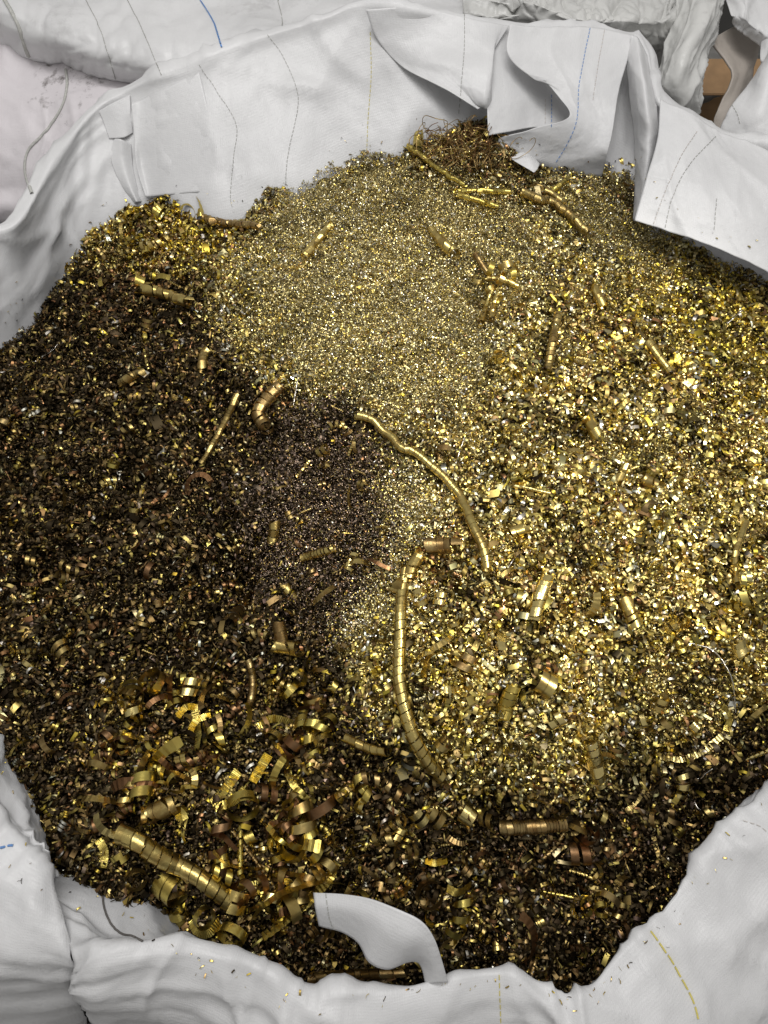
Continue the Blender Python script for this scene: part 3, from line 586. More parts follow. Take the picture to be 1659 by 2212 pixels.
# ------------------------------------------------------------------ turnings
def frames(path):
    t = np.gradient(path, axis=0); t /= np.linalg.norm(t, axis=1, keepdims=True) + 1e-12
    a = np.empty_like(path); u = np.cross(t[0], [0, 0, 1.0]); u = u / np.linalg.norm(u) if np.linalg.norm(u) > 1e-3 else np.array([1.0, 0, 0])
    for i in range(len(path)):
        u = u - t[i] * (u @ t[i]); u /= np.linalg.norm(u) + 1e-12; a[i] = u
    return t, a, np.cross(t, a)
def helix(path, r0, r1, pitch, width, cone=.14, seg=16, jit=.05, grow=0.0, rg=None):
    """a ribbon wound round a path: turns every `pitch` metres, ribbon `width` wide, each turn a slightly conical ring"""
    rg = rg or rng; path = np.asarray(path, float)
    L = np.linalg.norm(np.diff(path, axis=0), axis=1); s = np.concatenate([[0], np.cumsum(L)]); tot = s[-1]
    turns = max(.7, tot / pitch); n = int(turns * seg) + 1
    th = np.linspace(0, turns * 2 * np.pi, n); ss = th / (2 * np.pi) * pitch
    pad = width
    P2 = np.concatenate([[path[0] - (path[1] - path[0]) / max(L[0], 1e-6) * pad], path, [path[-1] + (path[-1] - path[-2]) / max(L[-1], 1e-6) * pad]]); S2 = np.concatenate([[-pad], s, [tot + pad]])
    fs = np.linspace(-pad, tot + pad, 200); fp = np.stack([np.interp(fs, S2, P2[:, c]) for c in range(3)], -1); t, a, b = frames(fp)
    kt = rg.normal(0, 1, int(turns) + 3); tn = np.interp(th / (2 * np.pi), np.arange(len(kt)), kt)
    v = []
    for e, rr_ in ((-.5, 1.0), (.5, 1 - cone)):
        q = ss + e * width
        c = np.stack([np.interp(q, fs, fp[:, k_]) for k_ in range(3)], -1); A = np.stack([np.interp(q, fs, a[:, k_]) for k_ in range(3)], -1); Bq = np.stack([np.interp(q, fs, b[:, k_]) for k_ in range(3)], -1)
        rad = (r0 + (r1 - r0) * np.clip(ss / max(tot, 1e-6), 0, 1)) * rr_ * (1 + jit * tn) * (1 + grow * th / (2 * np.pi)) * (1 + .012 * rg.normal(0, 1, n))
        v.append(c + rad[:, None] * (A * np.cos(th)[:, None] + Bq * np.sin(th)[:, None]))
    v = np.stack(v, 1).reshape(-1, 3)
    return v, grid_faces(n, 2)
def band(path, width, up=(0, 0, 1), twist=0.0, stri=0.0, rg=None):
    path = np.asarray(path, float); n = len(path); t, a, b = frames(path)
    an = twist * np.linspace(0, 1, n); side = a * np.cos(an)[:, None] + b * np.sin(an)[:, None]; nor = np.cross(side, t)
    z = stri * width * (np.arange(n) % 2 - .5)[:, None]
    w_ = width * (1 + .06 * (rg or rng).normal(0, 1, n))[:, None]
    v = np.stack([path - side * w_ / 2 + nor * z, path + side * w_ / 2 + nor * z], 1).reshape(-1, 3)
    return v, grid_faces(n, 2)
def thing(name, vf, m, label, cat, group=None, smooth=True, thick=0, origin=None):
    v, f = vf; o0 = np.array(origin) if origin is not None else v.mean(0) * [1, 1, 0] + [0, 0, v[:, 2].min()]
    me = mesh(name, v - o0, f, smooth); o = link(name, me, M[m]); o.location = o0
    if thick:
        md = o.modifiers.new('thickness', 'SOLIDIFY'); md.thickness = thick; md.offset = 0
    return tag(o, label, cat, group)
def lay(pts, lift, n=60):
    """a smooth path on the heap through photo points"""
    p = cr(np.array(pts, float), n) if len(pts) > 2 else np.array([np.array(pts[0]) + (np.array(pts[1]) - np.array(pts[0])) * t for t in np.linspace(0, 1, n)], float)
    q = np.array([on_heap(*a) for a in p])
    k_ = np.ones(9) / 9; z = np.convolve(np.pad(q[:, 2], 4, mode='edge'), k_, 'valid'); q[:, 2] = z
    q += -np.array([ray(*a) for a in p]) * lift * .9
    return q
def coil(label, pts, rp, r2=None, pitch=1.0, width=1.12, m='brass', cone=.06, lift=.85, name='brass_coil', cat='coil', jit=.05, seg=20, grow=0.0, group=None):
    """rp: radius in photo pixels; pitch and width in radii"""
    u = pxm(*pts[len(pts) // 2]); r0 = rp * u; r1 = (r2 or rp) * u; rm = (r0 + r1) / 2
    return thing(name, helix(lay(pts, lift * rm + .006), r0, r1, pitch * rm, min(width, .98) * .92 * pitch * rm, cone, seg, jit, grow), m, label, cat, group)
coil('longest smooth brass coil, snaking diagonally down the middle of the heap', [(772, 898), (800, 903), (832, 935), (870, 965), (915, 990), (958, 1030), (998, 1080), (1020, 1130), (1045, 1185), (1052, 1235)], 9.5, 10.5, 1.25, .93, cone=.12, m='brass', jit=.05)
coil('thick ringed brass coil running straight down the centre of the bright slope', [(878, 1222), (868, 1290), (864, 1370), (862, 1450), (872, 1520), (893, 1590), (920, 1640), (955, 1680)], 13, 16, 1.35, .95, cone=.10, m='brass', jit=.05)
coil('short fat coil bent over at the top end of the thick central coil', [(910, 1195), (890, 1225), (882, 1250)], 15, 13, 1.2, .95)
coil('broad single brass ring leaning on the upper end of the thick central coil', [(850, 1262), (868, 1268)], 19, None, 1.6, .8, name='brass_ring', cat='ring')
coil('fat armoured looking brass coil sloping down at lower left beside the bag rim', [(255, 1800), (300, 1820), (340, 1848), (390, 1872), (440, 1902), (500, 1950)], 22, 20, 1.0, .95, m='brass', cone=.1)
coil('loose coil with a wide hoop just above the fat lower left coil', [(305, 1762), (340, 1752), (380, 1735)], 19, 22, .95, .8, m='brass_dull')
coil('wide brass hoop standing at the right end of the loose lower left coil', [(388, 1782), (402, 1776)], 40, 36, .5, .7, m='lemon', name='brass_ring', cat='ring', cone=.03)
coil('upright ringed coil right of the centre slope, tilted and half buried', [(1187, 1235), (1165, 1290), (1150, 1350)], 15, 17, 1.0, 1.0, m='brass_bright')
coil('open ended brass tube standing at the lower edge of the bright slope', [(1274, 1592), (1284, 1640), (1296, 1692)], 18, 17, 1.0, 1.06, m='brass_bright', lift=1.0)
coil('loosely wound brown brass coil curving like a worm above the brown grit patch', [(606, 832), (578, 860), (558, 892), (575, 925)], 14, 16, 1.0, .8, m='copper')
coil('long slender tapering coil leaning on the dark left slope', [(514, 850), (482, 918), (436, 1000)], 8, 6, 1.3, 1.1, m='brass_dull')
coil('straight thick coil near the upper left cloth wall', [(300, 622), (355, 635), (413, 655)], 13, 12, 1.5, 1.06, m='brass')
coil('stubby curved coil in the dark upper left area', [(447, 755), (438, 778), (437, 800)], 12, 11, 1.1, 1.0, m='brass_dull')
coil('short bent coil on the left slope below the thick straight coil', [(260, 828), (285, 812), (312, 803)], 10, 9, 1.1, .9, m='brass_dull')
coil('thin coil with a screw like left half beside the lemon chips at the back wall', [(432, 468), (465, 478), (500, 484), (560, 488)], 9, 8, 1.0, .9, m='copper')
coil('straight coil leaning right on the pale upper slope', [(716, 484), (685, 520), (656, 556)], 8, 9, 1.3, 1.05, m='brass')
coil('flared coil widening downward on the upper slope below the wire tangle', [(930, 492), (945, 512), (984, 550)], 8, 14, 1.3, 1.05, m='brass')
coil('thin bright coil descending to the right from the heap top', [(877, 314), (910, 335), (940, 360), (1004, 400)], 6, 5, 1.8, 1.06, m='lemon')
coil('small stepped coil standing upright at the very top of the heap', [(905, 280), (904, 300), (902, 322)], 9, 12, 1.0, .95, m='lemon', lift=1.6)
coil('thin straight coil lying level just under the brown wire tangle', [(982, 413), (1040, 412), (1100, 415)], 6, 6, 2.0, 1.06, m='lemon')
coil('thin kinked coil under the level straight coil', [(985, 420), (1030, 432), (1072, 446)], 6, 6, 1.8, 1.03, m='lemon')
coil('long dull coil bending down to the right below the small white tab', [(1125, 412), (1160, 428), (1200, 440), (1235, 470), (1272, 505)], 9, 10, 1.0, 1.1, m='brass_dull')
coil('pale half hidden coil right beside the small white tab', [(1148, 398), (1180, 412), (1218, 436)], 8, 7, 1.5, 1.06, m='brass_dull')
coil('little slanted coil pointing up to the torn sheet', [(1186, 418), (1206, 402), (1228, 384)], 6, 5, 1.4, 1.0, m='lemon')
coil('brown straw like coil sticking out above the golden ribbon nest', [(1026, 548), (1042, 572), (1057, 594)], 6, 6, 1.8, 1.05, m='copper')
coil('short flared coil right of the golden ribbon nest', [(1284, 616), (1292, 640), (1303, 664)], 8, 11, 1.4, 1.06)
coil('loosely spaced ringed coil hanging below the golden ribbon nest', [(1205, 678), (1195, 730), (1182, 800)], 10, 9, 1.1, .82, m='brass_dull')
coil('thick pointed coil on the right slope running down to the right', [(1394, 728), (1420, 768), (1452, 808)], 12, 8, 1.5, 1.08)
coil('thin beaded spring beside the thick pointed coil on the right slope', [(1468, 820), (1492, 806), (1516, 793)], 5, 4, .9, .55)
coil('stub of a thick coil in the middle of the right slope', [(1264, 892), (1276, 915), (1290, 940)], 14, 14, 1.2, 1.0)
coil('brass cup shaped curl right against the longest coil', [(955, 988), (962, 972)], 19, 17, .55, .8, m='copper', name='brass_ring', cat='ring', lift=1.0)
coil('small bright ring just above the cup shaped curl', [(986, 950), (991, 940)], 11, 11, .8, .8, m='brass_bright', name='brass_ring', cat='ring', lift=1.1)
coil('thin wavy coil right of the long coil midway down', [(1110, 1050), (1148, 1056), (1188, 1066)], 5, 4, 1.8, 1.05, m='brass_bright')
coil('dull coil stub with two rings on the far right slope', [(1384, 1030), (1404, 1042), (1428, 1052)], 13, 12, 1.1, .95, m='brass_dull')
coil('short straight coil tilted left of the two ring stub on the right slope', [(1334, 1042), (1352, 1006)], 10, 9, 1.6, 1.05)
coil('long kinked coil at the right edge of the photo', [(1611, 1126), (1590, 1186), (1586, 1225), (1592, 1265)], 9, 8, 1.4, 1.08)
coil('fat copper coloured coil under the foot of the brown grit patch', [(922, 1178), (950, 1178), (988, 1180)], 17, 17, 1.1, .95, m='copper')
coil('thick two piece coil on the right slope above the lower edge', [(1348, 1286), (1358, 1315), (1372, 1352)], 14, 17, 1.0, .9)
coil('loose lemon coil standing on the lower right slope', [(1112, 1478), (1098, 1510), (1086, 1548)], 16, 18, .8, 1.05, m='lemon')
coil('reddish brown half tube coil lying level in the dark lower right', [(1082, 1788), (1150, 1786), (1222, 1780)], 17, 15, .45, 1.1, m='copper')
coil('wriggling brown coil with a tail loop left of the centre in the dark', [(538, 1428), (546, 1465), (545, 1500), (536, 1530)], 9, 8, .9, .95, m='copper')
coil('thick smooth brass tube lying left of the central coil in the shade', [(592, 1392), (620, 1398), (650, 1404)], 17, 16, 1.6, 1.05)
coil('copper tinted tube upright behind the thick smooth shaded tube', [(602, 1345), (606, 1368), (610, 1388)], 14, 15, 1.5, 1.0, m='copper')
coil('spaced open coil lying level at the foot of the brown grit', [(648, 1206), (685, 1196), (724, 1184)], 10, 9, 1.0, .7)
coil('loose copper curl in the dark pit left of centre', [(548, 1288), (520, 1316), (490, 1346)], 15, 14, 1.3, .75, m='copper')
coil('short two ring coil at the left border of the brown grit', [(594, 1125), (592, 1148), (588, 1172)], 13, 12, 1.2, .85)
coil('smooth long coil at the dark foot of the slope ending at the central coil', [(742, 1592), (772, 1606), (800, 1618), (838, 1626)], 11, 9, 1.9, 1.05)
coil('brown straight coil lying inside the front rim of the bag', [(672, 2112), (740, 2106), (800, 2104), (872, 2102)], 11, 10, 2.4, 1.05, m='copper')
coil('coil stub with a sunken ring at the pale edge of the lower slope', [(1140, 1140), (1100, 1152)], 12, 13, 1.1, 1.0, m='brass')
coil('stacked brass rings near the right border of the lower slope', [(1592, 1380), (1598, 1400), (1606, 1425)], 17, 17, .8, .8, m='brass_bright')
for label, pts, r, p in (
        ('thin beaded spring slanting down in the dark lower right', [(1222, 1794), (1190, 1840), (1135, 1882)], 5, 2.2), ('thin beaded spring running right in the dark below the half tube', [(1230, 1880), (1275, 1895), (1315, 1926)], 4.5, 2.2),
        ('thin beaded spring near the right side of the curled rim band', [(1180, 2014), (1162, 2060), (1148, 2106)], 5, 2.2), ('short beaded spring just under the tip of the bright slope', [(1200, 1726), (1185, 1740), (1172, 1756)], 4.5, 2.2),
        ('beaded spring beside the fat lower left coil', [(500, 1794), (545, 1850), (596, 1920)], 5, 2.2), ('beaded spring above the loose lower left coil', [(318, 1668), (330, 1695), (346, 1726)], 5, 2.2),
        ('dark beaded spring close to the ridge of the front rim', [(545, 2066), (575, 2082), (606, 2098)], 5, 1.8), ('beaded spring crossing the dark foot of the heap', [(560, 1476), (620, 1504), (700, 1532)], 4.5, 2.4),
        ('little level beaded spring left of the smooth foot coil', [(680, 1578), (716, 1577)], 4, 2.2), ('reddish beaded spring on the upper left slope', [(312, 755), (316, 778), (322, 800)], 4, 2.0),
        ('beaded spring in the golden ribbon nest', [(1070, 690), (1095, 650), (1125, 620)], 4, 2.0), ('beaded spring at the upper left of the brown grit patch', [(640, 1030), (655, 1012), (668, 996)], 4, 2.0),
        ('beaded spring lying between the ribbon nest and the thick pointed coil', [(1310, 700), (1335, 690), (1356, 680)], 4, 2.0), ('beaded spring lying level on the pale upper slope', [(585, 576), (625, 577), (660, 576)], 4, 1.8),
        ('beaded spring right of the lower bright slope', [(1470, 1252), (1500, 1242), (1525, 1230)], 4, 1.9)):
    coil(label, pts, r, None, p, .5, m='brass' if r < 5 else 'copper', name='brass_spring', cat='spring', seg=14, cone=0)
def ribbon(label, pts, wp, m='lemon', lift=8, twist=0.0, stri=.04, n=48, name='brass_ribbon', arch=0.0, smooth=False, group=None):
    u = pxm(*pts[len(pts) // 2]); q = lay(pts, lift * u, n); q[:, 2] += arch * u * np.sin(np.linspace(0, np.pi, n))
    return thing(name, band(q, wp * u, twist=twist, stri=stri), m, label, 'ribbon', group, smooth)
ribbon('long striated brass ribbon lying beside the curled rim band', [(728, 1862), (705, 1905), (665, 1948), (620, 1985), (568, 2024)], 20, 'lemon', 12, .5)
ribbon('curved pale gold band at the lower right edge of the bright slope', [(1425, 1634), (1470, 1640), (1515, 1625), (1562, 1588)], 13, 'brass_bright', 10, .3, .05)
ribbon('short upright band above the curved pale gold band', [(1562, 1524), (1576, 1550), (1568, 1580)], 14, 'lemon', 10, .6)
ribbon('thin hooked ribbon at the dark right corner near the bag edge', [(1412, 1808), (1425, 1850), (1462, 1870), (1490, 1852), (1516, 1820)], 9, 'brass_dull', 8, 1.2, .03)
ribbon('dull hanging strip below the open ended tube', [(1388, 1655), (1390, 1705), (1372, 1735), (1352, 1752)], 9, 'brass_dull', 8, .8, .03)
ribbon('thin arched strip at the right of the curled rim band', [(948, 2062), (965, 2035), (1000, 2026), (1034, 2066)], 7, 'brass_dull', 12, 1.4, .02)
ribbon('curved lemon ribbon right of the nested copper ring at the front', [(965, 1918), (990, 1930), (1018, 1910)], 16, 'lemon', 14, .7, .04, arch=10)
ribbon('flat bright ribbon at the tip of the bright slope', [(918, 1858), (940, 1864), (966, 1858)], 14, 'lemon', 10, .2, .08)
ribbon('wavy bright ribbon below the brown worm coil at lower left', [(420, 1530), (425, 1565), (428, 1590), (424, 1625)], 16, 'lemon', 12, .6, .07)
ribbon('arched lemon ribbon at the top of the lower left ribbon pile', [(382, 1550), (405, 1530), (432, 1530)], 15, 'lemon', 12, .4, .10, arch=8)
ribbon('second arched lemon ribbon under the first at the lower left pile', [(410, 1585), (425, 1560), (455, 1545)], 14, 'lemon', 12, .4, .10, arch=8)
ribbon('broad arched ribbon left of the smooth foot coil', [(555, 1572), (590, 1556), (632, 1562)], 16, 'lemon', 12, .6, .08, arch=10)
ribbon('bright striated ribbon slanting in the lower left ribbon pile', [(455, 1735), (490, 1700), (515, 1665)], 20, 'lemon', 14, .3, .06)
ribbon('bright striated ribbon slanting right of the first one in the pile', [(545, 1690), (562, 1660), (580, 1630)], 20, 'lemon', 14, .3, .06)
ribbon('striated ribbon under the slanting pair at lower left', [(465, 1745), (505, 1730), (530, 1705)], 18, 'lemon', 16, .3, .06)
ribbon('narrow striated ribbon left of the fat lower left coil', [(212, 1812), (225, 1840), (222, 1875)], 18, 'lemon', 12, .5, .06)
ribbon('curling ribbon between the fat coil and the rim ridge', [(415, 1985), (425, 2010), (450, 2018), (475, 1990)], 18, 'lemon', 14, 1.0, .05, arch=10)
def hoop(label, x, y, rp, wp, turns, m='lemon', tilt=(0, 0), name='brass_ring', cat='ring', stri=.0, grow=-.08, group=None, smooth=True):
    """a flat wound ribbon seen from its open end, standing on the heap at a tilt"""
    u = pxm(x, y); n = int(26 * turns); th = np.linspace(0, turns * 2 * np.pi, n) + rng.uniform(0, 6)
    r = rp * u * (1 + grow * (th - th[0]) / 6.283); w_ = wp * u; v = []
    for s in (-.5, .5):
        v.append(np.stack([r * np.cos(th) * (1 + stri * (np.arange(n) % 2)), r * np.sin(th) * (1 + stri * (np.arange(n) % 2)), s * w_ + w_ * .35 * (th - th[0]) / 6.283], -1))
    v = np.stack(v, 1).reshape(-1, 3)
    Rm = np.array(Matrix.Rotation(tilt[1], 3, 'Z') @ Matrix.Rotation(tilt[0], 3, 'X')); v = v @ Rm.T
    c = on_heap(x, y); c[2] += -v[:, 2].min() * .9 + .004
    return thing(name, (v + c, grid_faces(n, 2)), m, label, cat, group, smooth)
for a in (('large striated ribbon hoop standing in the lower left pile', 530, 1748, 36, 19, 1.15, 'lemon', (1.1, .3)), ('wide copper ring with an inner ring above the lower left pile', 702, 1684, 27, 15, 2.0, 'copper', (.35, .2)),
          ('nested copper rings in front beside the curled rim band', 926, 1935, 30, 18, 2.0, 'copper', (.5, .5)), ('tall ribbon hoop near the front rim ridge', 508, 2020, 32, 20, 1.1, 'lemon', (1.2, -.4)),
          ('leaning ribbon hoop left of the tall hoop near the front rim', 445, 1985, 24, 16, 1.0, 'lemon', (1.0, .9)), ('dark hoop at the top corner of the left rim fold', 300, 1902, 24, 14, 1.6, 'brass_dull', (.8, .5)),
          ('open ring with a gap near the lower middle of the bright slope', 1050, 1575, 24, 10, 1.5, 'brass', (.3, .4)), ('ring of pale ribbon right of the loose lemon coil', 1245, 1530, 22, 10, 1.6, 'brass_bright', (.4, .8)),
          ('copper lined ring below the foot of the longest coil', 940, 1222, 21, 8, 1.8, 'brass', (.25, .1)), ('broken ring right of the copper lined ring', 1010, 1210, 20, 9, 1.2, 'copper', (.9, .4)),
          ('small ring beside the upright ringed coil', 1132, 1312, 15, 9, 1.7, 'copper', (.5, .3)), ('pair of small rings left of the small ring by the upright coil', 1105, 1325, 12, 8, 1.9, 'brass', (.4, 1.0)),
          ('thin pale hoop lying at the right border among pale chips', 1628, 1368, 20, 7, 1.3, 'brass_bright', (.5, .9)), ('thin wire like silver hoop in the dusk left of the central coil', 672, 1335, 24, 6, 1.1, 'silver', (.4, .3)),
          ('nested dark ring left of centre on the lower slope', 1055, 1615, 16, 9, 2.0, 'copper', (.4, .2)), ('dark gold ring at lower left of the open ended tube', 1105, 1625, 16, 10, 1.8, 'brass_dull', (.4, .6)),
          ('bright hoop of the nest at the top of the lower slope', 905, 1300, 20, 14, 1.2, 'brass_bright', (1.2, .2)), ('dark ring lying deep in the lower middle by the rim band', 720, 2050, 20, 9, 2.2, 'bronze', (.2, .2)),
          ('copper curl lying right inside the curled rim band', 805, 2050, 16, 9, 1.3, 'copper', (.6, 1.2)), ('small round ring near the dark right corner', 1145, 1900, 12, 8, 1.5, 'bronze', (.3, .5)),
          ('pale curl loop left of the open ended tube', 1190, 1400, 18, 8, 1.6, 'brass', (.3, .2)), ('little ring under the beaded spring near the ribbon pile', 526, 1608, 12, 8, 1.6, 'copper', (.2, .3))):
    hoop(*a)
# the nest of golden ribbons on the upper right slope
for i, (x_, y_, r_, wd_) in enumerate(((1060, 598, 16, 'upper left side of'), (1090, 590, 18, 'top of'), (1082, 618, 15, 'middle of'), (1105, 606, 13, 'right side of'), (1058, 640, 12, 'left side of'), (1045, 665, 11, 'lower left end of'), (1072, 660, 13, 'lower end of'), (1030, 620, 12, 'far left edge of'), (1118, 588, 12, 'upper right edge of'))):
    hoop('gold curl at the ' + wd_ + ' the ribbon nest on the upper right slope', x_, y_, r_, r_ * .7, rng.uniform(.6, 1.3), 'brass' if i % 3 else 'lemon', (rng.uniform(.6, 1.4), rng.uniform(0, 6)), 'brass_curl', 'curl', group='gold ribbon curls in the nest on the upper right slope')
for i, pts in enumerate(([(1062, 625), (1052, 660), (1040, 698)], [(1078, 630), (1066, 660), (1062, 690)], [(1050, 600), (1085, 604), (1120, 618)])):
    coil(['twisted gold coil hanging from the left of the golden ribbon nest', 'second twisted gold coil in the golden ribbon nest', 'level gold coil across the golden ribbon nest'][i], pts, 6, 7, 1.4, 1.0, m='brass')
# silver and gold wires
def wire(label, pts, rp, m='silver', lift=5, arch=0, name='wire', cat='wire', group=None):
    u = pxm(*pts[len(pts) // 2]); q = lay(pts, lift * u, 70); q[:, 2] += arch * u * np.sin(np.linspace(0, np.pi, 70)); return thing(name, tube(q, rp * u, 5), m, label, cat, group, True, 0)
wire('silvery wire bent over the chips right of the longest coil foot', [(1092, 1236), (1115, 1202), (1145, 1190), (1180, 1192), (1200, 1205)], 1.6)
wire('pale wire arching round the right end of the bright slope', [(1478, 1388), (1530, 1405), (1560, 1440), (1580, 1480), (1588, 1540)], 1.5, arch=14)
wire('straight silver wire crossing the dark right corner', [(1425, 1650), (1465, 1690), (1512, 1750)], 1.8)
wire('second silver wire bending in the dark right corner', [(1420, 1640), (1450, 1672), (1490, 1690), (1540, 1660)], 1.3)
wire('thin wire pointing down beside the brown worm coil', [(644, 815), (640, 845), (634, 875)], 1.2, arch=6)
wire('faint wire lying at the upper left slope near the frame edge', [(0, 805), (70, 785), (140, 735)], 1.3)
wire('pale curved wire below the stub on the right slope', [(1152, 870), (1185, 845), (1220, 838)], 2.0)
wire('thin wire beside the cup shaped curl running down', [(1005, 940), (985, 1000), (970, 1060)], 1.5)
wire('pale wire across the right slope near the frame edge', [(1570, 700), (1615, 665), (1659, 655)], 1.8, arch=6)
wire('dark wire loop above the front left rim fold', [(75, 1790), (80, 1770), (100, 1785), (90, 1815), (70, 1805)], 1.4, 'brass_dull', arch=6)
# wire tangle against the back wall
tg = link('wire_tangle', None); t0 = on_heap(985, 300); tg.location = t0
tag(tg, 'tangle of fine brown wires piled against the white back wall', 'wire tangle')
cx = [on_heap(1000, 300), on_heap(960, 320), on_heap(1040, 340), on_heap(1010, 345)]
for i in range(90):
    c = cx[rng.integers(0, 4)] - t0 + rng.normal(0, 1, 3) * [.022, .012, .010] + [0, -.004, .010]
    n = 26; th = np.linspace(0, rng.uniform(2.5, 8), n) + rng.uniform(0, 6); r = rng.uniform(.006, .018) * (1 + .25 * np.sin(th * 1.7))
    a = rng.normal(0, 1, 3); a /= np.linalg.norm(a); b = np.cross(a, rng.normal(0, 1, 3)); b /= np.linalg.norm(b)
    q = c + r[:, None] * (a * np.cos(th)[:, None] + b * np.sin(th)[:, None]) + np.outer(np.linspace(-.5, .5, n), rng.normal(0, .012, 3))
    link('strand', mesh('strand', *tube(q, .0006, 4)), M['copper' if i % 3 else 'bronze'], tg)
for i, (x_, y_, r_) in enumerate(((940, 268, 22), (955, 280, 26), (965, 290, 20), (945, 300, 18), (975, 275, 15), (935, 285, 14))):
    c = PY(x_, y_, t0[1] - .02) - t0; n = 40; th = np.linspace(0, rng.uniform(4, 7), n) + rng.uniform(0, 6); u = pxm(960, 330) * r_
    q = c + np.stack([u * np.cos(th) * 1.2, .010 * np.sin(th * 1.5 + i), u * np.sin(th) * (1 + .2 * np.cos(2 * th))], -1)
    link('strand', mesh('strand', *tube(q, .0006, 4)), M['bronze' if i % 2 else 'copper'], tg)
tip = np.array([PY(1000, 330, t0[1]), PY(1010, 300, t0[1]), PY(1016, 262, t0[1] + .01)]) - t0
link('knot', mesh('knot', *tube(cr(tip, 24) + rng.normal(0, .0015, (24, 3)), np.linspace(.010, .004, 24), 7)), M['copper'], tg)

# ------------------------------------------------------------------ the larger loose curls, one by one
PROTO = {}
def proto(kind, i):
    k_ = (kind, i)
    if k_ in PROTO: return PROTO[k_]
    g_ = np.random.default_rng(100 + i + len(kind) * 50); s = .012
    if kind == 'spiral':
        bend = g_.uniform(-.5, .5); L_ = s * g_.uniform(1.4, 3.4); t_ = np.linspace(0, 1, 14)
        v, f_ = helix(np.stack([bend * L_ * t_ * (1 - t_), t_ * L_, .15 * L_ * np.sin(t_ * 3)], -1), s * g_.uniform(.42, .62), s * g_.uniform(.34, .55), s * g_.uniform(.62, .95), s * g_.uniform(.30, .42), .05, 18, .07, 0, g_)
    elif kind == 'ring':
        n = 34; t = g_.uniform(.8, 2.1); th = np.linspace(0, t * 6.283, n); r = s * .66 * (1 - .07 * th / 6.283); w_ = s * g_.uniform(.28, .55)
        v = np.stack([np.stack([r * np.cos(th), r * np.sin(th), e * w_ + w_ * g_.uniform(.15, .15) * th + s * .12 * (i % 3) * th / 6.283], -1) for e in (-.5, .5)], 1).reshape(-1, 3); f_ = grid_faces(n, 2)
    elif kind == 'ribbon':
        n = 22; t = np.linspace(-1, 1, n); a = g_.uniform(1.1, 2.7); r = s * 1.35 / a
        q = np.stack([r * np.sin(t * a) * 1.2, t * s * .4, r * np.cos(t * a)], -1); v, f_ = band(q, s * g_.uniform(.30, .5), twist=g_.uniform(-.5, .5), stri=g_.choice([0, .02, .045]), rg=g_)
    else:
        v, f_ = helix(np.array([[0, 0, 0], [0, s * g_.uniform(1.5, 2.6), 0]]), s * .17, s * .15, s * .33, s * .2, 0, 10, .05, 0, g_)
    v = v - v.mean(0); me = mesh('brass_' + kind, v, f_, kind != 'ribbon'); PROTO[k_] = me; return me
NAMES = {'spiral': 'brass_spiral_curl', 'ring': 'brass_ring_curl', 'ribbon': 'brass_ribbon_curl', 'spring': 'brass_spring_curl'}
SAY = {'spiral': 'open spiral of {} swarf', 'ring': 'ring curl of {} swarf', 'ribbon': 'bent ribbon of {} swarf', 'spring': 'tight spring of {} swarf'}
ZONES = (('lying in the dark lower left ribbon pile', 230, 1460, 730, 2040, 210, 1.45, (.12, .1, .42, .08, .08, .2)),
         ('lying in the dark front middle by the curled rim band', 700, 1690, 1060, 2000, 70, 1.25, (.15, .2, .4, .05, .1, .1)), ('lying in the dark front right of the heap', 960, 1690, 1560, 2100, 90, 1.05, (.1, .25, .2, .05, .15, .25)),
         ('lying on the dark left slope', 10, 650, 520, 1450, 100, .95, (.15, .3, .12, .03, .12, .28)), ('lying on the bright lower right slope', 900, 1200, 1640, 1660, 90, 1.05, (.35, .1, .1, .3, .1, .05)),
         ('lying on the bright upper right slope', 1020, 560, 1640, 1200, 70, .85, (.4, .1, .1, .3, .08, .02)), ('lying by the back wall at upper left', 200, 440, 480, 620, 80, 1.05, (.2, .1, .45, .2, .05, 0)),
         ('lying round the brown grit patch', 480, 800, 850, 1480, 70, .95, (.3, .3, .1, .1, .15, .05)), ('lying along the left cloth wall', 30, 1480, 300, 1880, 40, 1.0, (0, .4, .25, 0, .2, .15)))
MATS = ('brass', 'brass_dull', 'lemon', 'brass_bright', 'copper', 'bronze'); WORD = {'brass': 'yellow', 'brass_dull': 'dull', 'lemon': 'greenish gold', 'brass_bright': 'bright', 'copper': 'coppery', 'bronze': 'dark'}
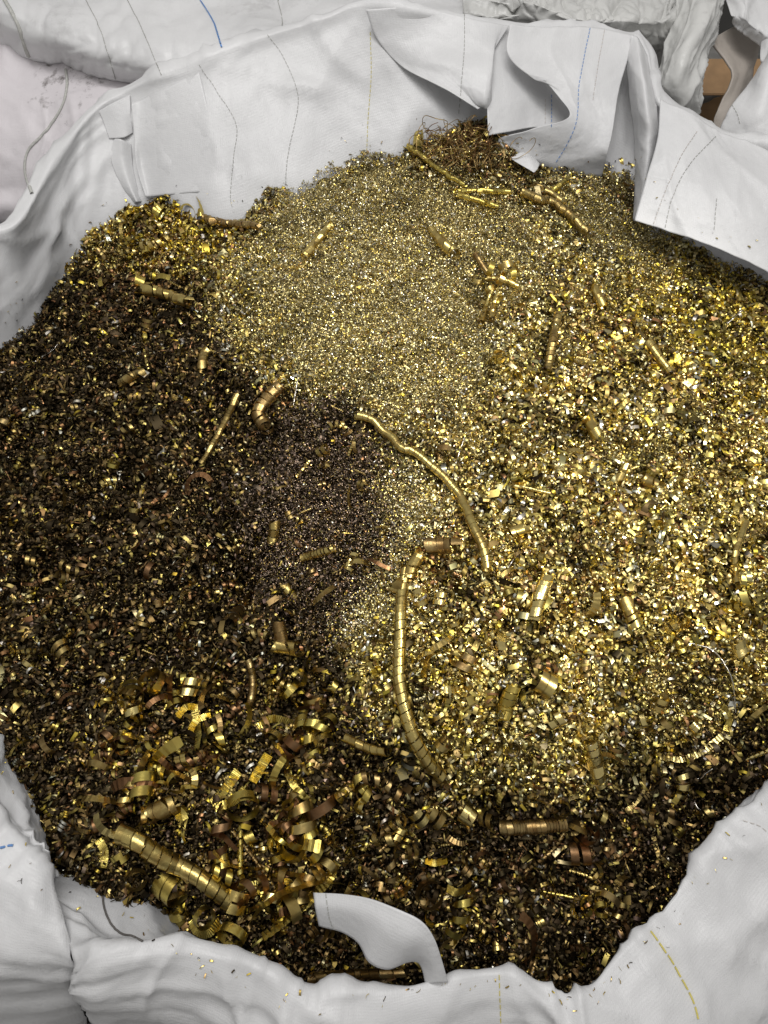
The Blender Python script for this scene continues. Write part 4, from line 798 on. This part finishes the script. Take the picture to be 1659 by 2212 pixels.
ANCH = ((380, 1860, 'the fat lower left coil'), (345, 1745, 'the loose coil with a hoop'), (530, 1748, 'the striated ribbon hoop'), (702, 1684, 'the wide copper ring'), (620, 1985, 'the long striated ribbon'), (500, 1700, 'the slanting striated ribbons'),
        (425, 1575, 'the wavy bright ribbon'), (592, 1560, 'the broad arched ribbon'), (545, 1480, 'the wriggling brown coil'), (790, 1612, 'the smooth foot coil'), (620, 1398, 'the thick shaded tube'), (520, 1318, 'the copper curl in the pit'),
        (685, 1196, 'the spaced open coil'), (590, 1150, 'the two ring coil'), (575, 880, 'the brown worm coil'), (480, 920, 'the slender tapering coil'), (356, 638, 'the straight upper left coil'), (440, 778, 'the stubby curved coil'), (285, 815, 'the short bent coil'),
        (495, 482, 'the screw like coil'), (685, 520, 'the leaning straight coil'), (990, 1080, 'the longest coil'), (835, 940, 'the top of the longest coil'), (864, 1370, 'the central ringed coil'), (893, 1590, 'the foot of the central coil'), (1165, 1295, 'the upright ringed coil'),
        (1284, 1640, 'the open ended tube'), (1098, 1510, 'the loose lemon coil'), (1360, 1320, 'the two piece coil'), (1598, 1400, 'the stacked rings'), (1590, 1190, 'the long kinked coil'), (1404, 1042, 'the two ring stub'), (1276, 915, 'the thick stub'), (958, 980, 'the cup shaped curl'),
        (1148, 1056, 'the thin wavy coil'), (1422, 768, 'the thick pointed coil'), (1195, 735, 'the loosely spaced coil'), (1080, 620, 'the golden ribbon nest'), (1292, 640, 'the short flared coil'), (1500, 1640, 'the curved pale band'), (1150, 1784, 'the half tube coil'),
        (1190, 1840, 'the slanting beaded spring'), (1275, 1895, 'the right beaded spring'), (1164, 2060, 'the front beaded spring'), (926, 1935, 'the nested copper rings'), (1460, 1850, 'the thin hooked ribbon'), (1000, 2035, 'the thin arched strip'), (1370, 1705, 'the dull hanging strip'),
        (955, 1178, 'the fat copper coloured coil'), (240, 520, 'the back wall corner'), (120, 640, 'the left cloth wall'), (200, 1050, 'the middle of the left slope'), (200, 1350, 'the lower left slope middle'), (100, 1680, 'the lower left cloth wall'), (400, 1150, 'the dark ridge left of the pit'), (1500, 1000, 'the far right slope middle'))
USED = set()
def where_is(x, y, k=0):
    a = sorted(ANCH, key=lambda a: (a[0] - x) ** 2 + (a[1] - y) ** 2)[k]; dx, dy = x - a[0], y - a[1]; d = math.hypot(dx, dy)
    side = ('right of' if dx > 0 else 'left of') if abs(dx) > abs(dy) else ('below' if dy > 0 else 'above')
    return ('just ' if d < 45 else '' if d < 100 else 'well ') + side + ' ' + a[2]
def setmat(o, m):
    o.material_slots[0].link = 'OBJECT'; o.material_slots[0].material = M[m]
KEEP = []
for o in sc.objects:
    if o.parent is None and o.get('category') in ('coil', 'ring', 'ribbon'):
        n_ = len(o.data.vertices); KEEP += [(o.location + o.data.vertices[k_].co)[:2] for k_ in range(0, n_, max(1, n_ // 24))]
KEEP = np.array(KEEP)
HOOPS = np.array([(*(o.location + sum((Vector(c) for c in o.bound_box), Vector()) / 8)[:2], max(o.dimensions[:2]) / 2) for o in sc.objects if o.type == 'MESH' and o.name.startswith('brass_ring') and o.parent is None])
for where, x0, y0, x1, y1, cnt, scale, pm in ZONES:
    done = 0
    while done < cnt:
        x_, y_ = rng.uniform(x0, x1), rng.uniform(y0, y1); p = on_heap(x_, y_)
        if min(np.hypot(KEEP[:, 0] - p[0], KEEP[:, 1] - p[1])) < .013 or (len(HOOPS) and min(np.hypot(HOOPS[:, 0] - p[0], HOOPS[:, 1] - p[1]) - HOOPS[:, 2]) < .010): continue
        if float(sdist(OUTW, np.array([p[0]]), np.array([p[1]]))[0]) < .02: continue
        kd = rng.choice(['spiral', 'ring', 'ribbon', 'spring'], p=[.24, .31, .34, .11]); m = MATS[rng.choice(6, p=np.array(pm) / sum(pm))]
        me = proto(kd, int(rng.integers(0, 8)))
        if not me.materials: me.materials.append(M['brass'])
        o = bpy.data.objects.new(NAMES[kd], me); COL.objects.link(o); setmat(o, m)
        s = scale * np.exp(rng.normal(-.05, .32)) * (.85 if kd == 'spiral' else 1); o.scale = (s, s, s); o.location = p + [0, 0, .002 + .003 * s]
        o.rotation_euler = (rng.normal(0, .85), rng.normal(0, .85), rng.uniform(0, 6.28))
        for k_ in range(6):
            gname = SAY[kd].format(('little ' if s < scale * .95 else '') + WORD[m]) + ' ' + where_is(x_, y_, k_)
            if gname not in USED: break
        USED.add(gname)
        tag(o, gname, 'metal curl', 'loose brass curls ' + where); done += 1

# stray chips and brass dust caught on the cloth round the heap
sx, sy, sz, sn = [], [], [], 0
while len(sx) < 260:
    k_ = int(rng.integers(0, len(OUT))); t_ = rng.random(); a_, b_ = OUT[k_], OUT[(k_ + 1) % len(OUT)]; d_ = abs(rng.normal(0, 26)) + 4
    x_, y_ = a_[0] + (b_[0] - a_[0]) * t_, a_[1] + (b_[1] - a_[1]) * t_; v_ = np.array([x_ - 829, y_ - 1150]); v_ = v_ / np.linalg.norm(v_)
    h = on_cloth(x_ + v_[0] * d_, y_ + v_[1] * d_)
    if h is not None and h[0].z > .6: sx.append(h[0].x); sy.append(h[0].y); sz.append(h[0].z)
sx, sy, sz = map(np.array, (sx, sy, sz)); n3 = len(sx)
chips('stray_chips', 'stray brass crumbs caught on the white cloth around the heap', sx, sy, kn[rng.choice([0, 2, 5, 8], n3)], rng.uniform(.002, .006, n3), TONES[rng.choice([0, 2, 3, 4, 6], n3)] * np.ones((n3, 1)), np.full(n3, .33), sz - heap(sx, sy) + .001, .7)
#print('TRIS', sum(len(o.data.loops) - 2 * len(o.data.polygons) for o in sc.objects if o.type == 'MESH'))
